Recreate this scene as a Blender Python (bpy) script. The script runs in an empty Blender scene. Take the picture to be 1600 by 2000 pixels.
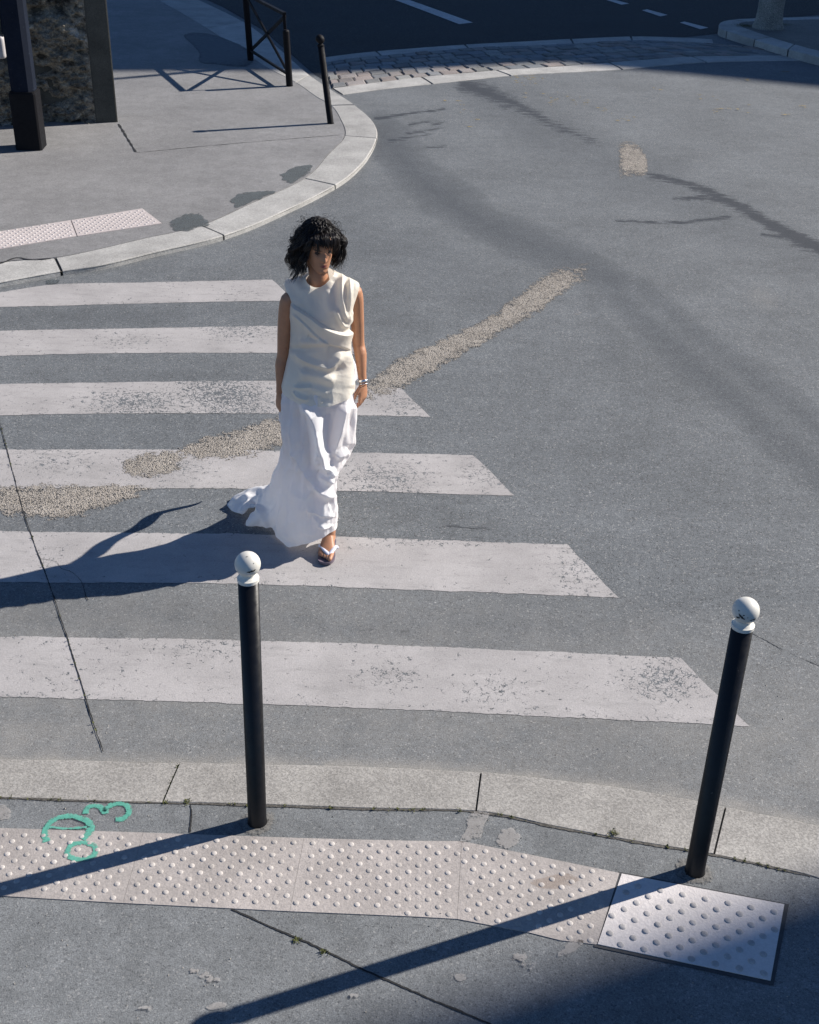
import bpy, bmesh, math, random
import numpy as np
from mathutils import Vector, Matrix

random.seed(7)
rng = np.random.default_rng(7)
sc = bpy.context.scene
COL = sc.collection

# ------------------------------------------------------------------ camera
CAM_H, PITCH, ROLL, FOCAL = 3.70, math.radians(30.6), math.radians(1.6), 2400.0   # focal in units of a 2000 high frame
fwd = np.array([0, math.cos(PITCH), -math.sin(PITCH)])
_r = np.array([1.0, 0, 0]); _u = np.cross(_r, fwd)
RIGHT = _r * math.cos(ROLL) + _u * math.sin(ROLL)
UP = -_r * math.sin(ROLL) + _u * math.cos(ROLL)
CPOS = np.array([0, 0, CAM_H])
cam_d = bpy.data.cameras.new('camera'); cam = bpy.data.objects.new('camera', cam_d); COL.objects.link(cam)
cam_d.sensor_fit = 'VERTICAL'; cam_d.sensor_height = 36.0; cam_d.lens = FOCAL / 2000 * 36.0
cam_d.clip_start = 0.05; cam_d.clip_end = 600
M = Matrix.Identity(4)
for i in range(3):
    M[i][0] = RIGHT[i]; M[i][1] = UP[i]; M[i][2] = -fwd[i]; M[i][3] = CPOS[i]
cam.matrix_world = M
sc.camera = cam

# ------------------------------------------------------------------ sky, sun, exposure
SUN_AZ, SUN_EL = math.radians(22.7), math.radians(33.0)      # azimuth counter-clockwise from +X
world = bpy.data.worlds.new('World'); sc.world = world; world.use_nodes = True
wn = world.node_tree; wn.nodes.clear()
wo = wn.nodes.new('ShaderNodeOutputWorld'); bg = wn.nodes.new('ShaderNodeBackground'); sk = wn.nodes.new('ShaderNodeTexSky')
sk.sky_type = 'NISHITA'; sk.sun_disc = False; sk.sun_elevation = SUN_EL; sk.sun_rotation = math.pi / 2 - SUN_AZ
sk.air_density = 1.0; sk.dust_density = 0.0; sk.ozone_density = 7.0; sk.altitude = 1500
bg.inputs['Strength'].default_value = 0.068
wn.links.new(sk.outputs[0], bg.inputs[0]); wn.links.new(bg.outputs[0], wo.inputs[0])
sun_d = bpy.data.lights.new('sun', 'SUN'); sun = bpy.data.objects.new('sun', sun_d); COL.objects.link(sun)
sun_d.energy = 5.0; sun_d.angle = math.radians(0.5); sun_d.color = (1.0, 0.935, 0.855)
SUN_DIR = Vector((math.cos(SUN_AZ) * math.cos(SUN_EL), math.sin(SUN_AZ) * math.cos(SUN_EL), math.sin(SUN_EL)))
sun.rotation_euler = SUN_DIR.to_track_quat('Z', 'Y').to_euler()
sun.location = SUN_DIR * 60
sc.view_settings.view_transform = 'Standard'; sc.view_settings.look = 'None'
sc.view_settings.exposure = 0.66; sc.view_settings.gamma = 1.0; sc.view_settings.use_curve_mapping = False
sc.render.engine = 'CYCLES'
sc.cycles.max_bounces = 6

# ------------------------------------------------------------------ surveying helpers: photo pixel (1600 x 2000) -> place
ZN, ZF = 0.02, 0.05          # near and far pavement levels; the road lies at 0
def ray(x, y): return (x - 800) / FOCAL * RIGHT - (y - 1000) / FOCAL * UP + fwd
def gp(x, y, z=0.0):
    d = ray(x, y); return CPOS + d * ((z - CAM_H) / d[2])
def at(x, y, Y):
    d = ray(x, y); return CPOS + d * (Y / d[1])
def proj(P):
    d = np.asarray(P, float) - CPOS; w = d @ fwd
    return 800 + FOCAL * (d @ RIGHT) / w, 1000 - FOCAL * (d @ UP) / w

# ------------------------------------------------------------------ node helpers
def new_mat(name):
    m = bpy.data.materials.new(name); m.use_nodes = True
    nt = m.node_tree; nt.nodes.clear()
    out = nt.nodes.new('ShaderNodeOutputMaterial'); b = nt.nodes.new('ShaderNodeBsdfPrincipled')
    nt.links.new(b.outputs[0], out.inputs[0])
    return m, nt, b, out
def put(nt, sock, v):
    if isinstance(v, bpy.types.NodeSocket): nt.links.new(v, sock)
    elif isinstance(v, bpy.types.Node): nt.links.new(v.outputs[0], sock)
    elif v is not None:
        if hasattr(sock.default_value, '__len__') and len(sock.default_value) == 4 and len(v) == 3: v = (*v, 1)
        sock.default_value = v
def N(nt, typ, ins=None, **props):
    n = nt.nodes.new(typ)
    for k, v in props.items(): setattr(n, k, v)
    for k, v in (ins or {}).items(): put(nt, n.inputs[k], v)
    return n
def coords(nt, kind='Object', scale=(1, 1, 1), rot=(0, 0, 0)):
    t = nt.nodes.new('ShaderNodeTexCoord')
    return N(nt, 'ShaderNodeMapping', {'Vector': t.outputs[kind], 'Scale': scale, 'Rotation': rot}).outputs[0]
def noise(nt, co, scale, detail=3, rough=0.55, dist=0.0):
    return N(nt, 'ShaderNodeTexNoise', {'Vector': co, 'Scale': scale, 'Detail': detail, 'Roughness': rough, 'Distortion': dist}).outputs[0]
def voro(nt, co, scale, feature='F1', out='Distance'):
    return N(nt, 'ShaderNodeTexVoronoi', {'Vector': co, 'Scale': scale}, feature=feature).outputs[out]
def mr(nt, v, a, b, c=0.0, d=1.0):
    return N(nt, 'ShaderNodeMapRange', {'Value': v, 'From Min': a, 'From Max': b, 'To Min': c, 'To Max': d}).outputs[0]
def ma(nt, op, a, b=0.0, clamp=False):
    n = N(nt, 'ShaderNodeMath', operation=op, use_clamp=clamp); put(nt, n.inputs[0], a); put(nt, n.inputs[1], b); return n.outputs[0]
def mixc(nt, f, a, b, blend='MIX'):
    n = nt.nodes.new('ShaderNodeMix'); n.data_type = 'RGBA'; n.blend_type = blend
    put(nt, n.inputs[0], f); put(nt, n.inputs[6], a); put(nt, n.inputs[7], b); return n.outputs[2]
def gray(nt, v):
    n = nt.nodes.new('ShaderNodeCombineColor'); [nt.links.new(v, n.inputs[i]) for i in range(3)]; return n.outputs[0]
def mul(nt, col, v): return mixc(nt, 1.0, col, gray(nt, v), 'MULTIPLY')
def attr(nt, name): return N(nt, 'ShaderNodeAttribute', attribute_name=name).outputs['Fac']
def bump(nt, b, h, strength, dist):
    n = N(nt, 'ShaderNodeBump', {'Height': h, 'Strength': strength, 'Distance': dist}); nt.links.new(n.outputs[0], b.inputs['Normal'])

def asphalt_color(nt, co, col, grain=1.0, mott=1.0):
    """bleached bitumen with visible aggregate: returns colour and height"""
    g1 = noise(nt, co, 190, 2, 0.7)
    v1 = voro(nt, co, 150, out='Color')
    vs = N(nt, 'ShaderNodeSeparateColor', {0: v1}).outputs[0]
    big = noise(nt, co, 0.9, 5, 0.6); mid = noise(nt, co, 7, 4, 0.6)
    c = mul(nt, col, mr(nt, g1, 0.25, 0.75, 1 - 0.62 * grain, 1 + 0.62 * grain))
    c = mixc(nt, mr(nt, vs, 0.93, 0.985, 0, 0.42 * grain), c, (0.42, 0.41, 0.39))     # pale stones
    c = mixc(nt, mr(nt, vs, 0.12, 0.02, 0, 0.65 * grain), c, (0.035, 0.036, 0.04))   # dark pits
    c = mul(nt, c, mr(nt, big, 0.3, 0.7, 1 - 0.14 * mott, 1 + 0.14 * mott))
    c = mul(nt, c, mr(nt, mid, 0.3, 0.7, 1 - 0.10 * mott, 1 + 0.10 * mott))
    c = mul(nt, c, mr(nt, noise(nt, co, 48, 2, 0.8), 0.3, 0.7, 1 - 0.20 * grain, 1 + 0.20 * grain))
    c = mul(nt, c, mr(nt, noise(nt, co, 22, 3, 0.7), 0.3, 0.7, 1 - 0.11 * grain, 1 + 0.11 * grain))
    h = ma(nt, 'ADD', g1, ma(nt, 'MULTIPLY', vs, 0.5))
    return c, h

def mat_asphalt(name, col, grain=1.0, mott=1.0, bs=0.35):
    m, nt, b, o = new_mat(name); co = coords(nt)
    c, h = asphalt_color(nt, co, col, grain, mott)
    put(nt, b.inputs['Base Color'], c); b.inputs['Roughness'].default_value = 0.85
    b.inputs['Specular IOR Level'].default_value = 0.3
    bump(nt, b, h, bs, 0.006)
    return m

ROADC = (0.130, 0.140, 0.148)
def mat_road():
    m, nt, b, o = new_mat('road_asphalt'); co = coords(nt)
    c, h = asphalt_color(nt, co, ROADC, 1.1, 0.95)
    c = mul(nt, c, mr(nt, noise(nt, coords(nt, scale=(.5, 1.1, 1), rot=(0, 0, -.6)), 2.6, 6, .7), .3, .7, .95, 1.05))
    st = attr(nt, 'stain'); ty = attr(nt, 'tyre'); du = attr(nt, 'dust')
    fr = noise(nt, coords(nt, scale=(0.55, 1.5, 1), rot=(0, 0, 0.10)), 9, 6, 0.74)
    s = ma(nt, 'ADD', st, ma(nt, 'MULTIPLY', ma(nt, 'SUBTRACT', fr, 0.5), 2.3))
    s = ma(nt, 'MULTIPLY', mr(nt, s, 0.40, 0.75), mr(nt, st, 0.05, 0.3))
    c = mixc(nt, ma(nt, 'MULTIPLY', s, 0.85), c, (0.026, 0.030, 0.038))
    g = noise(nt, co, 90, 3, 0.7)
    t2 = ma(nt, 'MULTIPLY', ty, mr(nt, g, 0.35, 0.62, 0.45, 1.0))
    c = mixc(nt, t2, c, (0.030, 0.036, 0.046))
    dn = noise(nt, co, 5, 5, 0.65)
    c = mixc(nt, ma(nt, 'MULTIPLY', du, mr(nt, dn, 0.25, 0.6, 0.35, 1.0)), c, mul(nt, (0.285, 0.272, 0.25), mr(nt, noise(nt, co, 120, 2, .7), .3, .7, .7, 1.3)))
    put(nt, b.inputs['Base Color'], c); b.inputs['Roughness'].default_value = 0.82
    b.inputs['Specular IOR Level'].default_value = 0.3
    bump(nt, b, h, 0.35, 0.006)
    return m

def mat_paint(name, col, scale=46.0):
    """road paint, cracked and chipped down to the asphalt where the 'wear' attribute is high"""
    m, nt, b, o = new_mat(name); co = coords(nt)
    ac, ah = asphalt_color(nt, co, ROADC)
    w = attr(nt, 'wear')
    warp = N(nt, 'ShaderNodeTexNoise', {'Vector': co, 'Scale': 30.0, 'Detail': 3.0}).outputs[1]
    wv = N(nt, 'ShaderNodeVectorMath', operation='MULTIPLY_ADD'); put(nt, wv.inputs[0], warp); wv.inputs[1].default_value = (0.06, 0.06, 0); put(nt, wv.inputs[2], co)
    ed = voro(nt, wv.outputs[0], scale, 'DISTANCE_TO_EDGE')
    gate = noise(nt, co, scale * 0.55, 3, 0.6)
    thr = ma(nt, 'MULTIPLY', ma(nt, 'SUBTRACT', ma(nt, 'ADD', gate, ma(nt, 'MULTIPLY', w, 0.60)), 0.66), 0.50)
    crack = mr(nt, ma(nt, 'SUBTRACT', thr, ed), 0.0, 0.03)
    blot = mr(nt, ma(nt, 'ADD', noise(nt, co, 34, 3, 0.6, 0.6), ma(nt, 'MULTIPLY', w, 0.27)), 0.80, 0.815)
    hole = ma(nt, 'MAXIMUM', crack, blot)
    big = noise(nt, co, 2.5, 5, 0.6); fine = noise(nt, co, 160, 2, 0.7)
    pc = mul(nt, col, mr(nt, big, 0.3, 0.7, 0.84, 1.10))
    pc = mul(nt, pc, mr(nt, fine, 0.3, 0.7, 0.86, 1.12))
    pc = mixc(nt, mr(nt, noise(nt, coords(nt, scale=(1.2, 5, 1)), 3.2, 5, 0.65), 0.52, 0.75, 0, 0.42), pc, (0.20, 0.195, 0.19))   # tyre grime
    c = mixc(nt, hole, pc, ac)
    put(nt, b.inputs['Base Color'], c); b.inputs['Roughness'].default_value = 0.8; b.inputs['Specular IOR Level'].default_value = 0.3
    h = ma(nt, 'ADD', ma(nt, 'MULTIPLY', ma(nt, 'SUBTRACT', 1.0, hole), 1.2), ma(nt, 'MULTIPLY', ah, 0.35))
    bump(nt, b, h, 0.5, 0.005)
    return m

def mat_stone(name, col, speck=0.5, rnd=0.0, rough=0.8, big=0.12, tint=None):
    m, nt, b, o = new_mat(name); co = coords(nt)
    v = N(nt, 'ShaderNodeSeparateColor', {0: voro(nt, co, 150, out='Color')}).outputs[0]
    g = noise(nt, co, 70, 4, 0.7); l = noise(nt, co, 3.0, 5, 0.6)
    c = col
    if rnd:
        ri = N(nt, 'ShaderNodeObjectInfo').outputs['Random']
        if tint:
            cr = nt.nodes.new('ShaderNodeValToRGB'); cr.color_ramp.interpolation = 'CONSTANT'
            els = cr.color_ramp.elements
            while len(els) < len(tint): els.new(1.0)
            for i, t in enumerate(tint): els[i].position = i / len(tint); els[i].color = (*t, 1)
            nt.links.new(ri, cr.inputs[0]); c = cr.outputs[0]
        ri2 = ma(nt, 'FRACT', ma(nt, 'MULTIPLY', ri, 37.7))
        c = mul(nt, c, mr(nt, ri2, 0, 1, 1 - rnd, 1 + rnd))
    c = mul(nt, c, mr(nt, v, 0, 1, 1 - speck * 0.5, 1 + speck * 0.5))
    c = mul(nt, c, mr(nt, g, 0.3, 0.7, 1 - speck * 0.35, 1 + speck * 0.35))
    c = mul(nt, c, mr(nt, l, 0.3, 0.7, 1 - big, 1 + big))
    put(nt, b.inputs['Base Color'], c); b.inputs['Roughness'].default_value = rough; b.inputs['Specular IOR Level'].default_value = 0.35
    bump(nt, b, ma(nt, 'ADD', g, ma(nt, 'MULTIPLY', v, 0.3)), 0.4, 0.006)
    return m

def mat_plain(name, col, rough=0.5, chips=None, spec=0.5, chip_thr=0.70, metal=0.0, bs=0.1, cscale=45):
    m, nt, b, o = new_mat(name); co = coords(nt)
    l = noise(nt, co, 6, 5, 0.6)
    c = mul(nt, col, mr(nt, l, 0.3, 0.7, 0.85, 1.15))
    if chips:
        ch = noise(nt, co, cscale, 4, 0.65)
        c = mixc(nt, mr(nt, ch, chip_thr, chip_thr + 0.04), c, chips)
    put(nt, b.inputs['Base Color'], c)
    put(nt, b.inputs['Roughness'], mr(nt, noise(nt, co, 30, 3), 0.3, 0.7, rough * 0.85, min(1, rough * 1.2)))
    b.inputs['Specular IOR Level'].default_value = spec; b.inputs['Metallic'].default_value = metal
    bump(nt, b, noise(nt, co, 80, 3), bs, 0.003)
    return m

# ------------------------------------------------------------------ object helpers
def tag(o, label=None, cat=None, group=None, kind=None):
    if label: o['label'] = label
    if cat: o['category'] = cat
    if group: o['group'] = group
    if kind: o['kind'] = kind
    return o
def empty(name, loc=(0, 0, 0)):
    o = bpy.data.objects.new(name, None); COL.objects.link(o); o.location = tuple(map(float, loc)); o.empty_display_size = 0.1
    return o
def adopt(c, p):
    c.parent = p      # meshes are built in world coordinates, so only an Empty's own place has to be undone
    if p.type == 'EMPTY': c.matrix_parent_inverse = Matrix.Translation(-p.location)
def mesh_obj(name, verts, faces, mat, parent=None, smooth=False, attrs=None):
    """verts are given in world coordinates"""
    me = bpy.data.meshes.new(name)
    me.from_pydata([tuple(map(float, v)) for v in verts], [], [tuple(map(int, f)) for f in faces])
    return link_mesh(name, me, mat, parent, smooth, attrs)
def link_mesh(name, me, mat, parent=None, smooth=False, attrs=None):
    if mat is not None: me.materials.append(mat)
    for k, v in (attrs or {}).items():
        a = me.attributes.new(k, 'FLOAT', 'POINT'); a.data.foreach_set('value', np.asarray(v, np.float32))
    if smooth: me.polygons.foreach_set('use_smooth', [True] * len(me.polygons))
    me.update()
    o = bpy.data.objects.new(name, me); COL.objects.link(o)
    if parent is not None: adopt(o, parent)
    return o
def bm_obj(name, bm, mat, parent=None, smooth=False, recalc=True):
    if recalc: bmesh.ops.recalc_face_normals(bm, faces=bm.faces)
    me = bpy.data.meshes.new(name); bm.to_mesh(me); bm.free()
    return link_mesh(name, me, mat, parent, smooth)

def catmull(P, n=6, closed=False):
    P = [np.asarray(p, float) for p in P]; m = len(P); out = []
    segs = m if closed else m - 1
    for i in range(segs):
        p1, p2 = P[i % m], P[(i + 1) % m]
        p0 = P[(i - 1) % m] if (closed or i > 0) else 2 * p1 - p2
        p3 = P[(i + 2) % m] if (closed or i + 2 < m) else 2 * p2 - p1
        for k in range(n):
            t = k / n
            out.append(0.5 * (2 * p1 + (p2 - p0) * t + (2 * p0 - 5 * p1 + 4 * p2 - p3) * t * t + (3 * p1 - p0 - 3 * p2 + p3) * t ** 3))
    if not closed: out.append(P[-1])
    return np.array(out)
def tube_mesh(P, R, n=10, cap=True, ell=None, upv=None):
    """swept tube: P (k,3), R radii (k) ; ell = second radius list"""
    P = np.asarray(P, float); k = len(P); V = []; F = []
    R = np.broadcast_to(np.asarray(R, float), (k,)); E = R if ell is None else np.broadcast_to(np.asarray(ell, float), (k,))
    T = np.gradient(P, axis=0); T /= np.linalg.norm(T, axis=1)[:, None] + 1e-12
    a = np.asarray(upv if upv is not None else ((0, 0, 1) if abs(T[0][2]) < 0.9 else (1, 0, 0)), float)
    for i in range(k):
        a = a - T[i] * (a @ T[i]); a /= np.linalg.norm(a) + 1e-12
        bb = np.cross(T[i], a)
        for j in range(n):
            t = 2 * math.pi * j / n
            V.append(P[i] + a * math.cos(t) * R[i] + bb * math.sin(t) * E[i])
    for i in range(k - 1):
        for j in range(n):
            F.append((i * n + j, i * n + (j + 1) % n, (i + 1) * n + (j + 1) % n, (i + 1) * n + j))
    if cap:
        F.append(tuple(range(n))[::-1]); F.append(tuple(range((k - 1) * n, k * n)))
    return V, F
def lathe(prof, n=24, axis_p=(0, 0, 0), lean=(0, 0)):
    """prof: list of (r, z); lean = x,y shift per metre of height"""
    V = []; F = []
    for r, z in prof:
        for j in range(n):
            t = 2 * math.pi * j / n
            V.append((axis_p[0] + r * math.cos(t) + lean[0] * z, axis_p[1] + r * math.sin(t) + lean[1] * z, axis_p[2] + z))
    for i in range(len(prof) - 1):
        for j in range(n): F.append((i * n + j, i * n + (j + 1) % n, (i + 1) * n + (j + 1) % n, (i + 1) * n + j))
    F.append(tuple(range(n))[::-1]); F.append(tuple(range((len(prof) - 1) * n, len(prof) * n)))
    return V, F
def merge(parts):
    V = []; F = []
    for v, f in parts:
        o = len(V); V += list(v); F += [tuple(i + o for i in q) for q in f]
    return V, F
def box_between(a, b, w, d, side=(0, 0, 1)):
    """bar of section w x d from a to b"""
    a = np.asarray(a, float); b = np.asarray(b, float); t = b - a; t /= np.linalg.norm(t)
    s = np.asarray(side, float); s = s - t * (s @ t); s /= np.linalg.norm(s); q = np.cross(t, s)
    V = []
    for p in (a, b):
        for (i, j) in ((-1, -1), (1, -1), (1, 1), (-1, 1)): V.append(p + s * i * w / 2 + q * j * d / 2)
    return V, [(3, 2, 1, 0), (4, 5, 6, 7), (0, 1, 5, 4), (1, 2, 6, 5), (2, 3, 7, 6), (3, 0, 4, 7)]
def bevel_all(V, F, off, seg=2):
    bm = bmesh.new(); vs = [bm.verts.new(tuple(map(float, v))) for v in V]
    for f in F: bm.faces.new([vs[i] for i in f])
    bmesh.ops.recalc_face_normals(bm, faces=bm.faces)
    bmesh.ops.bevel(bm, geom=list(bm.edges), offset=off, segments=seg, affect='EDGES', profile=0.6)
    return bm

# numpy value noise (for attributes and shapes)
_tab = rng.random(65536)
def vnoise(x, y, z=0.0, seed=0):
    x, y, z = np.broadcast_arrays(np.asarray(x, float), np.asarray(y, float), np.asarray(z, float))
    xi, yi, zi = np.floor(x).astype(np.int64), np.floor(y).astype(np.int64), np.floor(z).astype(np.int64)
    fx, fy, fz = x - xi, y - yi, z - zi
    s = lambda t: t * t * (3 - 2 * t)
    fx, fy, fz = s(fx), s(fy), s(fz)
    def h(a, b, c): return _tab[(a * 374761393 + b * 668265263 + c * 2147483647 + seed * 974711) & 65535]
    r = 0
    for dx in (0, 1):
        for dy in (0, 1):
            for dz in (0, 1):
                r = r + h(xi + dx, yi + dy, zi + dz) * (fx if dx else 1 - fx) * (fy if dy else 1 - fy) * (fz if dz else 1 - fz)
    return r
def fbm(x, y, z=0.0, oct=4, seed=0):
    a, f, r, t = 1.0, 1.0, 0.0, 0.0
    for i in range(oct):
        r = r + a * vnoise(np.asarray(x) * f, np.asarray(y) * f, np.asarray(z) * f, seed + i * 13); t += a; a *= 0.5; f *= 2.03
    return r / t
def seg_dist(px, py, poly):
    """distance of points to a polyline and the fraction along it"""
    best = np.full(px.shape, 1e9); frac = np.zeros(px.shape); L = 0.0
    poly = np.asarray(poly, float); tot = np.sum(np.linalg.norm(np.diff(poly, axis=0), axis=1))
    for a, b in zip(poly[:-1], poly[1:]):
        d = b - a; l = np.linalg.norm(d)
        t = np.clip(((px - a[0]) * d[0] + (py - a[1]) * d[1]) / (l * l), 0, 1)
        q = np.hypot(px - a[0] - t * d[0], py - a[1] - t * d[1]); m = q < best
        best = np.where(m, q, best); frac = np.where(m, (L + t * l) / tot, frac); L += l
    return best, frac

def mat_fade(name, col, k=1.6, scale=60, rough=0.85, grain=0.12, alpha=1.0):
    """paint that breaks up and thins out towards its edge (attribute 'fade': 1 inside, 0 at the rim)"""
    m, nt, b, o = new_mat(name); co = coords(nt)
    n1 = noise(nt, co, scale, 4, 0.7); n2 = noise(nt, co, scale * 3.5, 2, 0.6)
    f = ma(nt, 'ADD', attr(nt, 'fade'), ma(nt, 'MULTIPLY', ma(nt, 'SUBTRACT', n1, 0.5), k)); f = ma(nt, 'ADD', f, ma(nt, 'MULTIPLY', ma(nt, 'SUBTRACT', n2, 0.5), 1.0))
    al = mr(nt, f, 0.30, 0.62, 0.0, alpha)
    put(nt, b.inputs['Base Color'], mul(nt, mul(nt, col, mr(nt, n1, 0.3, 0.7, 0.85, 1.12)), mr(nt, noise(nt, co, 130, 2, .7), .3, .7, 1 - grain, 1 + grain))); b.inputs['Roughness'].default_value = rough; b.inputs['Specular IOR Level'].default_value = 0.2
    t = nt.nodes.new('ShaderNodeBsdfTransparent'); mx = N(nt, 'ShaderNodeMixShader', {0: al}); nt.links.new(t.outputs[0], mx.inputs[1]); nt.links.new(b.outputs[0], mx.inputs[2]); nt.links.new(mx.outputs[0], o.inputs[0])
    return m
# ================================================================== SETTING
M_ROAD = mat_road()
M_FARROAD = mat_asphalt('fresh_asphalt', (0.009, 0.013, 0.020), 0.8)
M_PAVE = mat_asphalt('near_pavement_asphalt', (0.160, 0.168, 0.172), 0.65, 1.4)
M_PAVEF = mat_asphalt('far_pavement_asphalt', (0.208, 0.206, 0.206), 0.55, 1.0)
M_PATCH = mat_fade('coarse_patch_asphalt', (0.098, 0.112, 0.118), 1.8, 9, grain=0.9, alpha=0.78)
M_STRIPE = mat_paint('worn_white_road_paint', (0.385, 0.368, 0.362))
M_LANE = mat_paint('lane_paint', (0.50, 0.50, 0.50))
M_GRANITE = mat_stone('granite_kerb', (0.300, 0.287, 0.266), 0.45, rnd=0.08, big=0.2)
M_GRANITE_F = mat_stone('pale_granite_kerb', (0.345, 0.338, 0.322), 0.4, rnd=0.09, big=0.2)
M_SETT = mat_stone('setts', (0.2, 0.2, 0.2), 0.5, rnd=0.22, tint=[(0.19, 0.195, 0.20), (0.225, 0.195, 0.18), (0.21, 0.21, 0.20), (0.17, 0.18, 0.19), (0.22, 0.20, 0.19), (0.20, 0.20, 0.195)])
M_DIRT = mat_stone('joint_dirt', (0.080, 0.075, 0.066), 0.8)
M_SLAB = mat_stone('beige_tactile_slab', (0.355, 0.325, 0.305), 0.2, rnd=0.03, big=0.2)
M_DOME = mat_stone('worn_dome', (0.44, 0.41, 0.385), 0.2, big=0.1, rnd=0.18)
M_PLATE = mat_stone('pale_tactile_plate', (0.60, 0.565, 0.55), 0.10, big=0.08)
M_PDOME = mat_stone('grey_plate_dome', (0.40, 0.385, 0.38), 0.15, big=0.05, rnd=0.08)
def mat_aggregate(name, bed):
    m, nt, b, o = new_mat(name); co = coords(nt)
    v = N(nt, 'ShaderNodeSeparateColor', {0: voro(nt, co, 115, out='Color')}); d = voro(nt, co, 115)
    base = mixc(nt, v.outputs[0], (0.385, 0.345, 0.295), (0.30, 0.275, 0.245)); base = mixc(nt, mr(nt, v.outputs[1], 0.78, 0.9), base, (0.11, 0.105, 0.10)); base = mixc(nt, mr(nt, v.outputs[2], 0.85, 0.95), base, (0.46, 0.43, 0.39))
    pit = mr(nt, d, 0.35, 0.75)
    if bed: base = mixc(nt, mr(nt, ma(nt, 'ADD', ma(nt, 'MULTIPLY', pit, .6), noise(nt, co, 34, 4, .75)), 0.86, 1.08), base, (0.075, 0.070, 0.064))
    else:
        t = attr(nt, 'tone'); base = mixc(nt, mr(nt, t, 0.86, 0.87), mul(nt, (0.385, 0.345, 0.295), mr(nt, t, 0, .86, .72, 1.2)), mul(nt, (0.20, 0.19, 0.18), mr(nt, t, .86, 1, .4, 1.3)))
    base = mul(nt, base, mr(nt, noise(nt, co, 5, 4), 0.3, 0.7, 0.85, 1.12))
    put(nt, b.inputs['Base Color'], base); b.inputs['Roughness'].default_value = 0.9; b.inputs['Specular IOR Level'].default_value = 0.25
    bump(nt, b, ma(nt, 'SUBTRACT', 1.0, d), 0.7 if bed else 0.1, 0.008)
    if bed:
        f = ma(nt, 'ADD', attr(nt, 'fade'), ma(nt, 'MULTIPLY', ma(nt, 'SUBTRACT', noise(nt, co, 11, 6, .78), 0.5), 3.4)); f = ma(nt, 'ADD', f, ma(nt, 'MULTIPLY', ma(nt, 'SUBTRACT', v.outputs[0], 0.5), 0.5))
        t = nt.nodes.new('ShaderNodeBsdfTransparent'); mx = N(nt, 'ShaderNodeMixShader', {0: mr(nt, f, 0.30, 0.50, 0.0, 0.96)}); nt.links.new(t.outputs[0], mx.inputs[1]); nt.links.new(b.outputs[0], mx.inputs[2]); nt.links.new(mx.outputs[0], o.inputs[0])
    return m
M_GRAVEL = mat_aggregate('exposed_aggregate', True); M_PEB = mat_aggregate('pebbles', False)
M_MOSS = mat_plain('moss', (0.085, 0.092, 0.035), 0.9, spec=0.1)
M_GREENP = mat_fade('green_spray', (0.11, 0.39, 0.30), 1.9, 60, alpha=0.82)
M_YELLOW = mat_fade('yellow_paint_scrap', (0.36, 0.27, 0.10), 2.2, 50, alpha=0.7)
M_WHITES = mat_fade('white_splash', (0.36, 0.345, 0.33), 3.0, 34, alpha=0.62)
M_BLACK = mat_plain('black_bollard_paint', (0.005, 0.005, 0.0065), 0.36, chips=(0.22, 0.21, 0.20), chip_thr=0.72, spec=0.32, cscale=30)
M_IRON = mat_plain('black_iron', (0.006, 0.006, 0.008), 0.62, spec=0.15)
M_BALL = mat_plain('white_ball_paint', (0.66, 0.64, 0.58), 0.35, chips=(0.10, 0.09, 0.08), chip_thr=0.75, spec=0.4, cscale=34)
M_NAVY = mat_plain('navy_post_paint', (0.006, 0.010, 0.021), 0.7, chips=(0.05, 0.065, 0.085), chip_thr=0.66, spec=0.15)
M_SCUFF = mat_plain('black_scuff', (0.012, 0.012, 0.012), 0.7)
M_TRUNK = mat_stone('trunk_bark', (0.21, 0.21, 0.195), 1.0, big=0.2)
M_PLASTER = mat_stone('pier_render', (0.062, 0.061, 0.052), 0.4, big=0.35)
M_FACADE = mat_plain('limestone_facade', (0.42, 0.38, 0.31), 0.9, spec=0.2)
M_GLASS = mat_plain('window_glass', (0.03, 0.035, 0.04), 0.1)
M_ROOF = mat_plain('zinc_roof', (0.2, 0.21, 0.23), 0.5)
M_WHITE = mat_plain('white_enamel', (0.75, 0.73, 0.71), 0.5)

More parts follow.
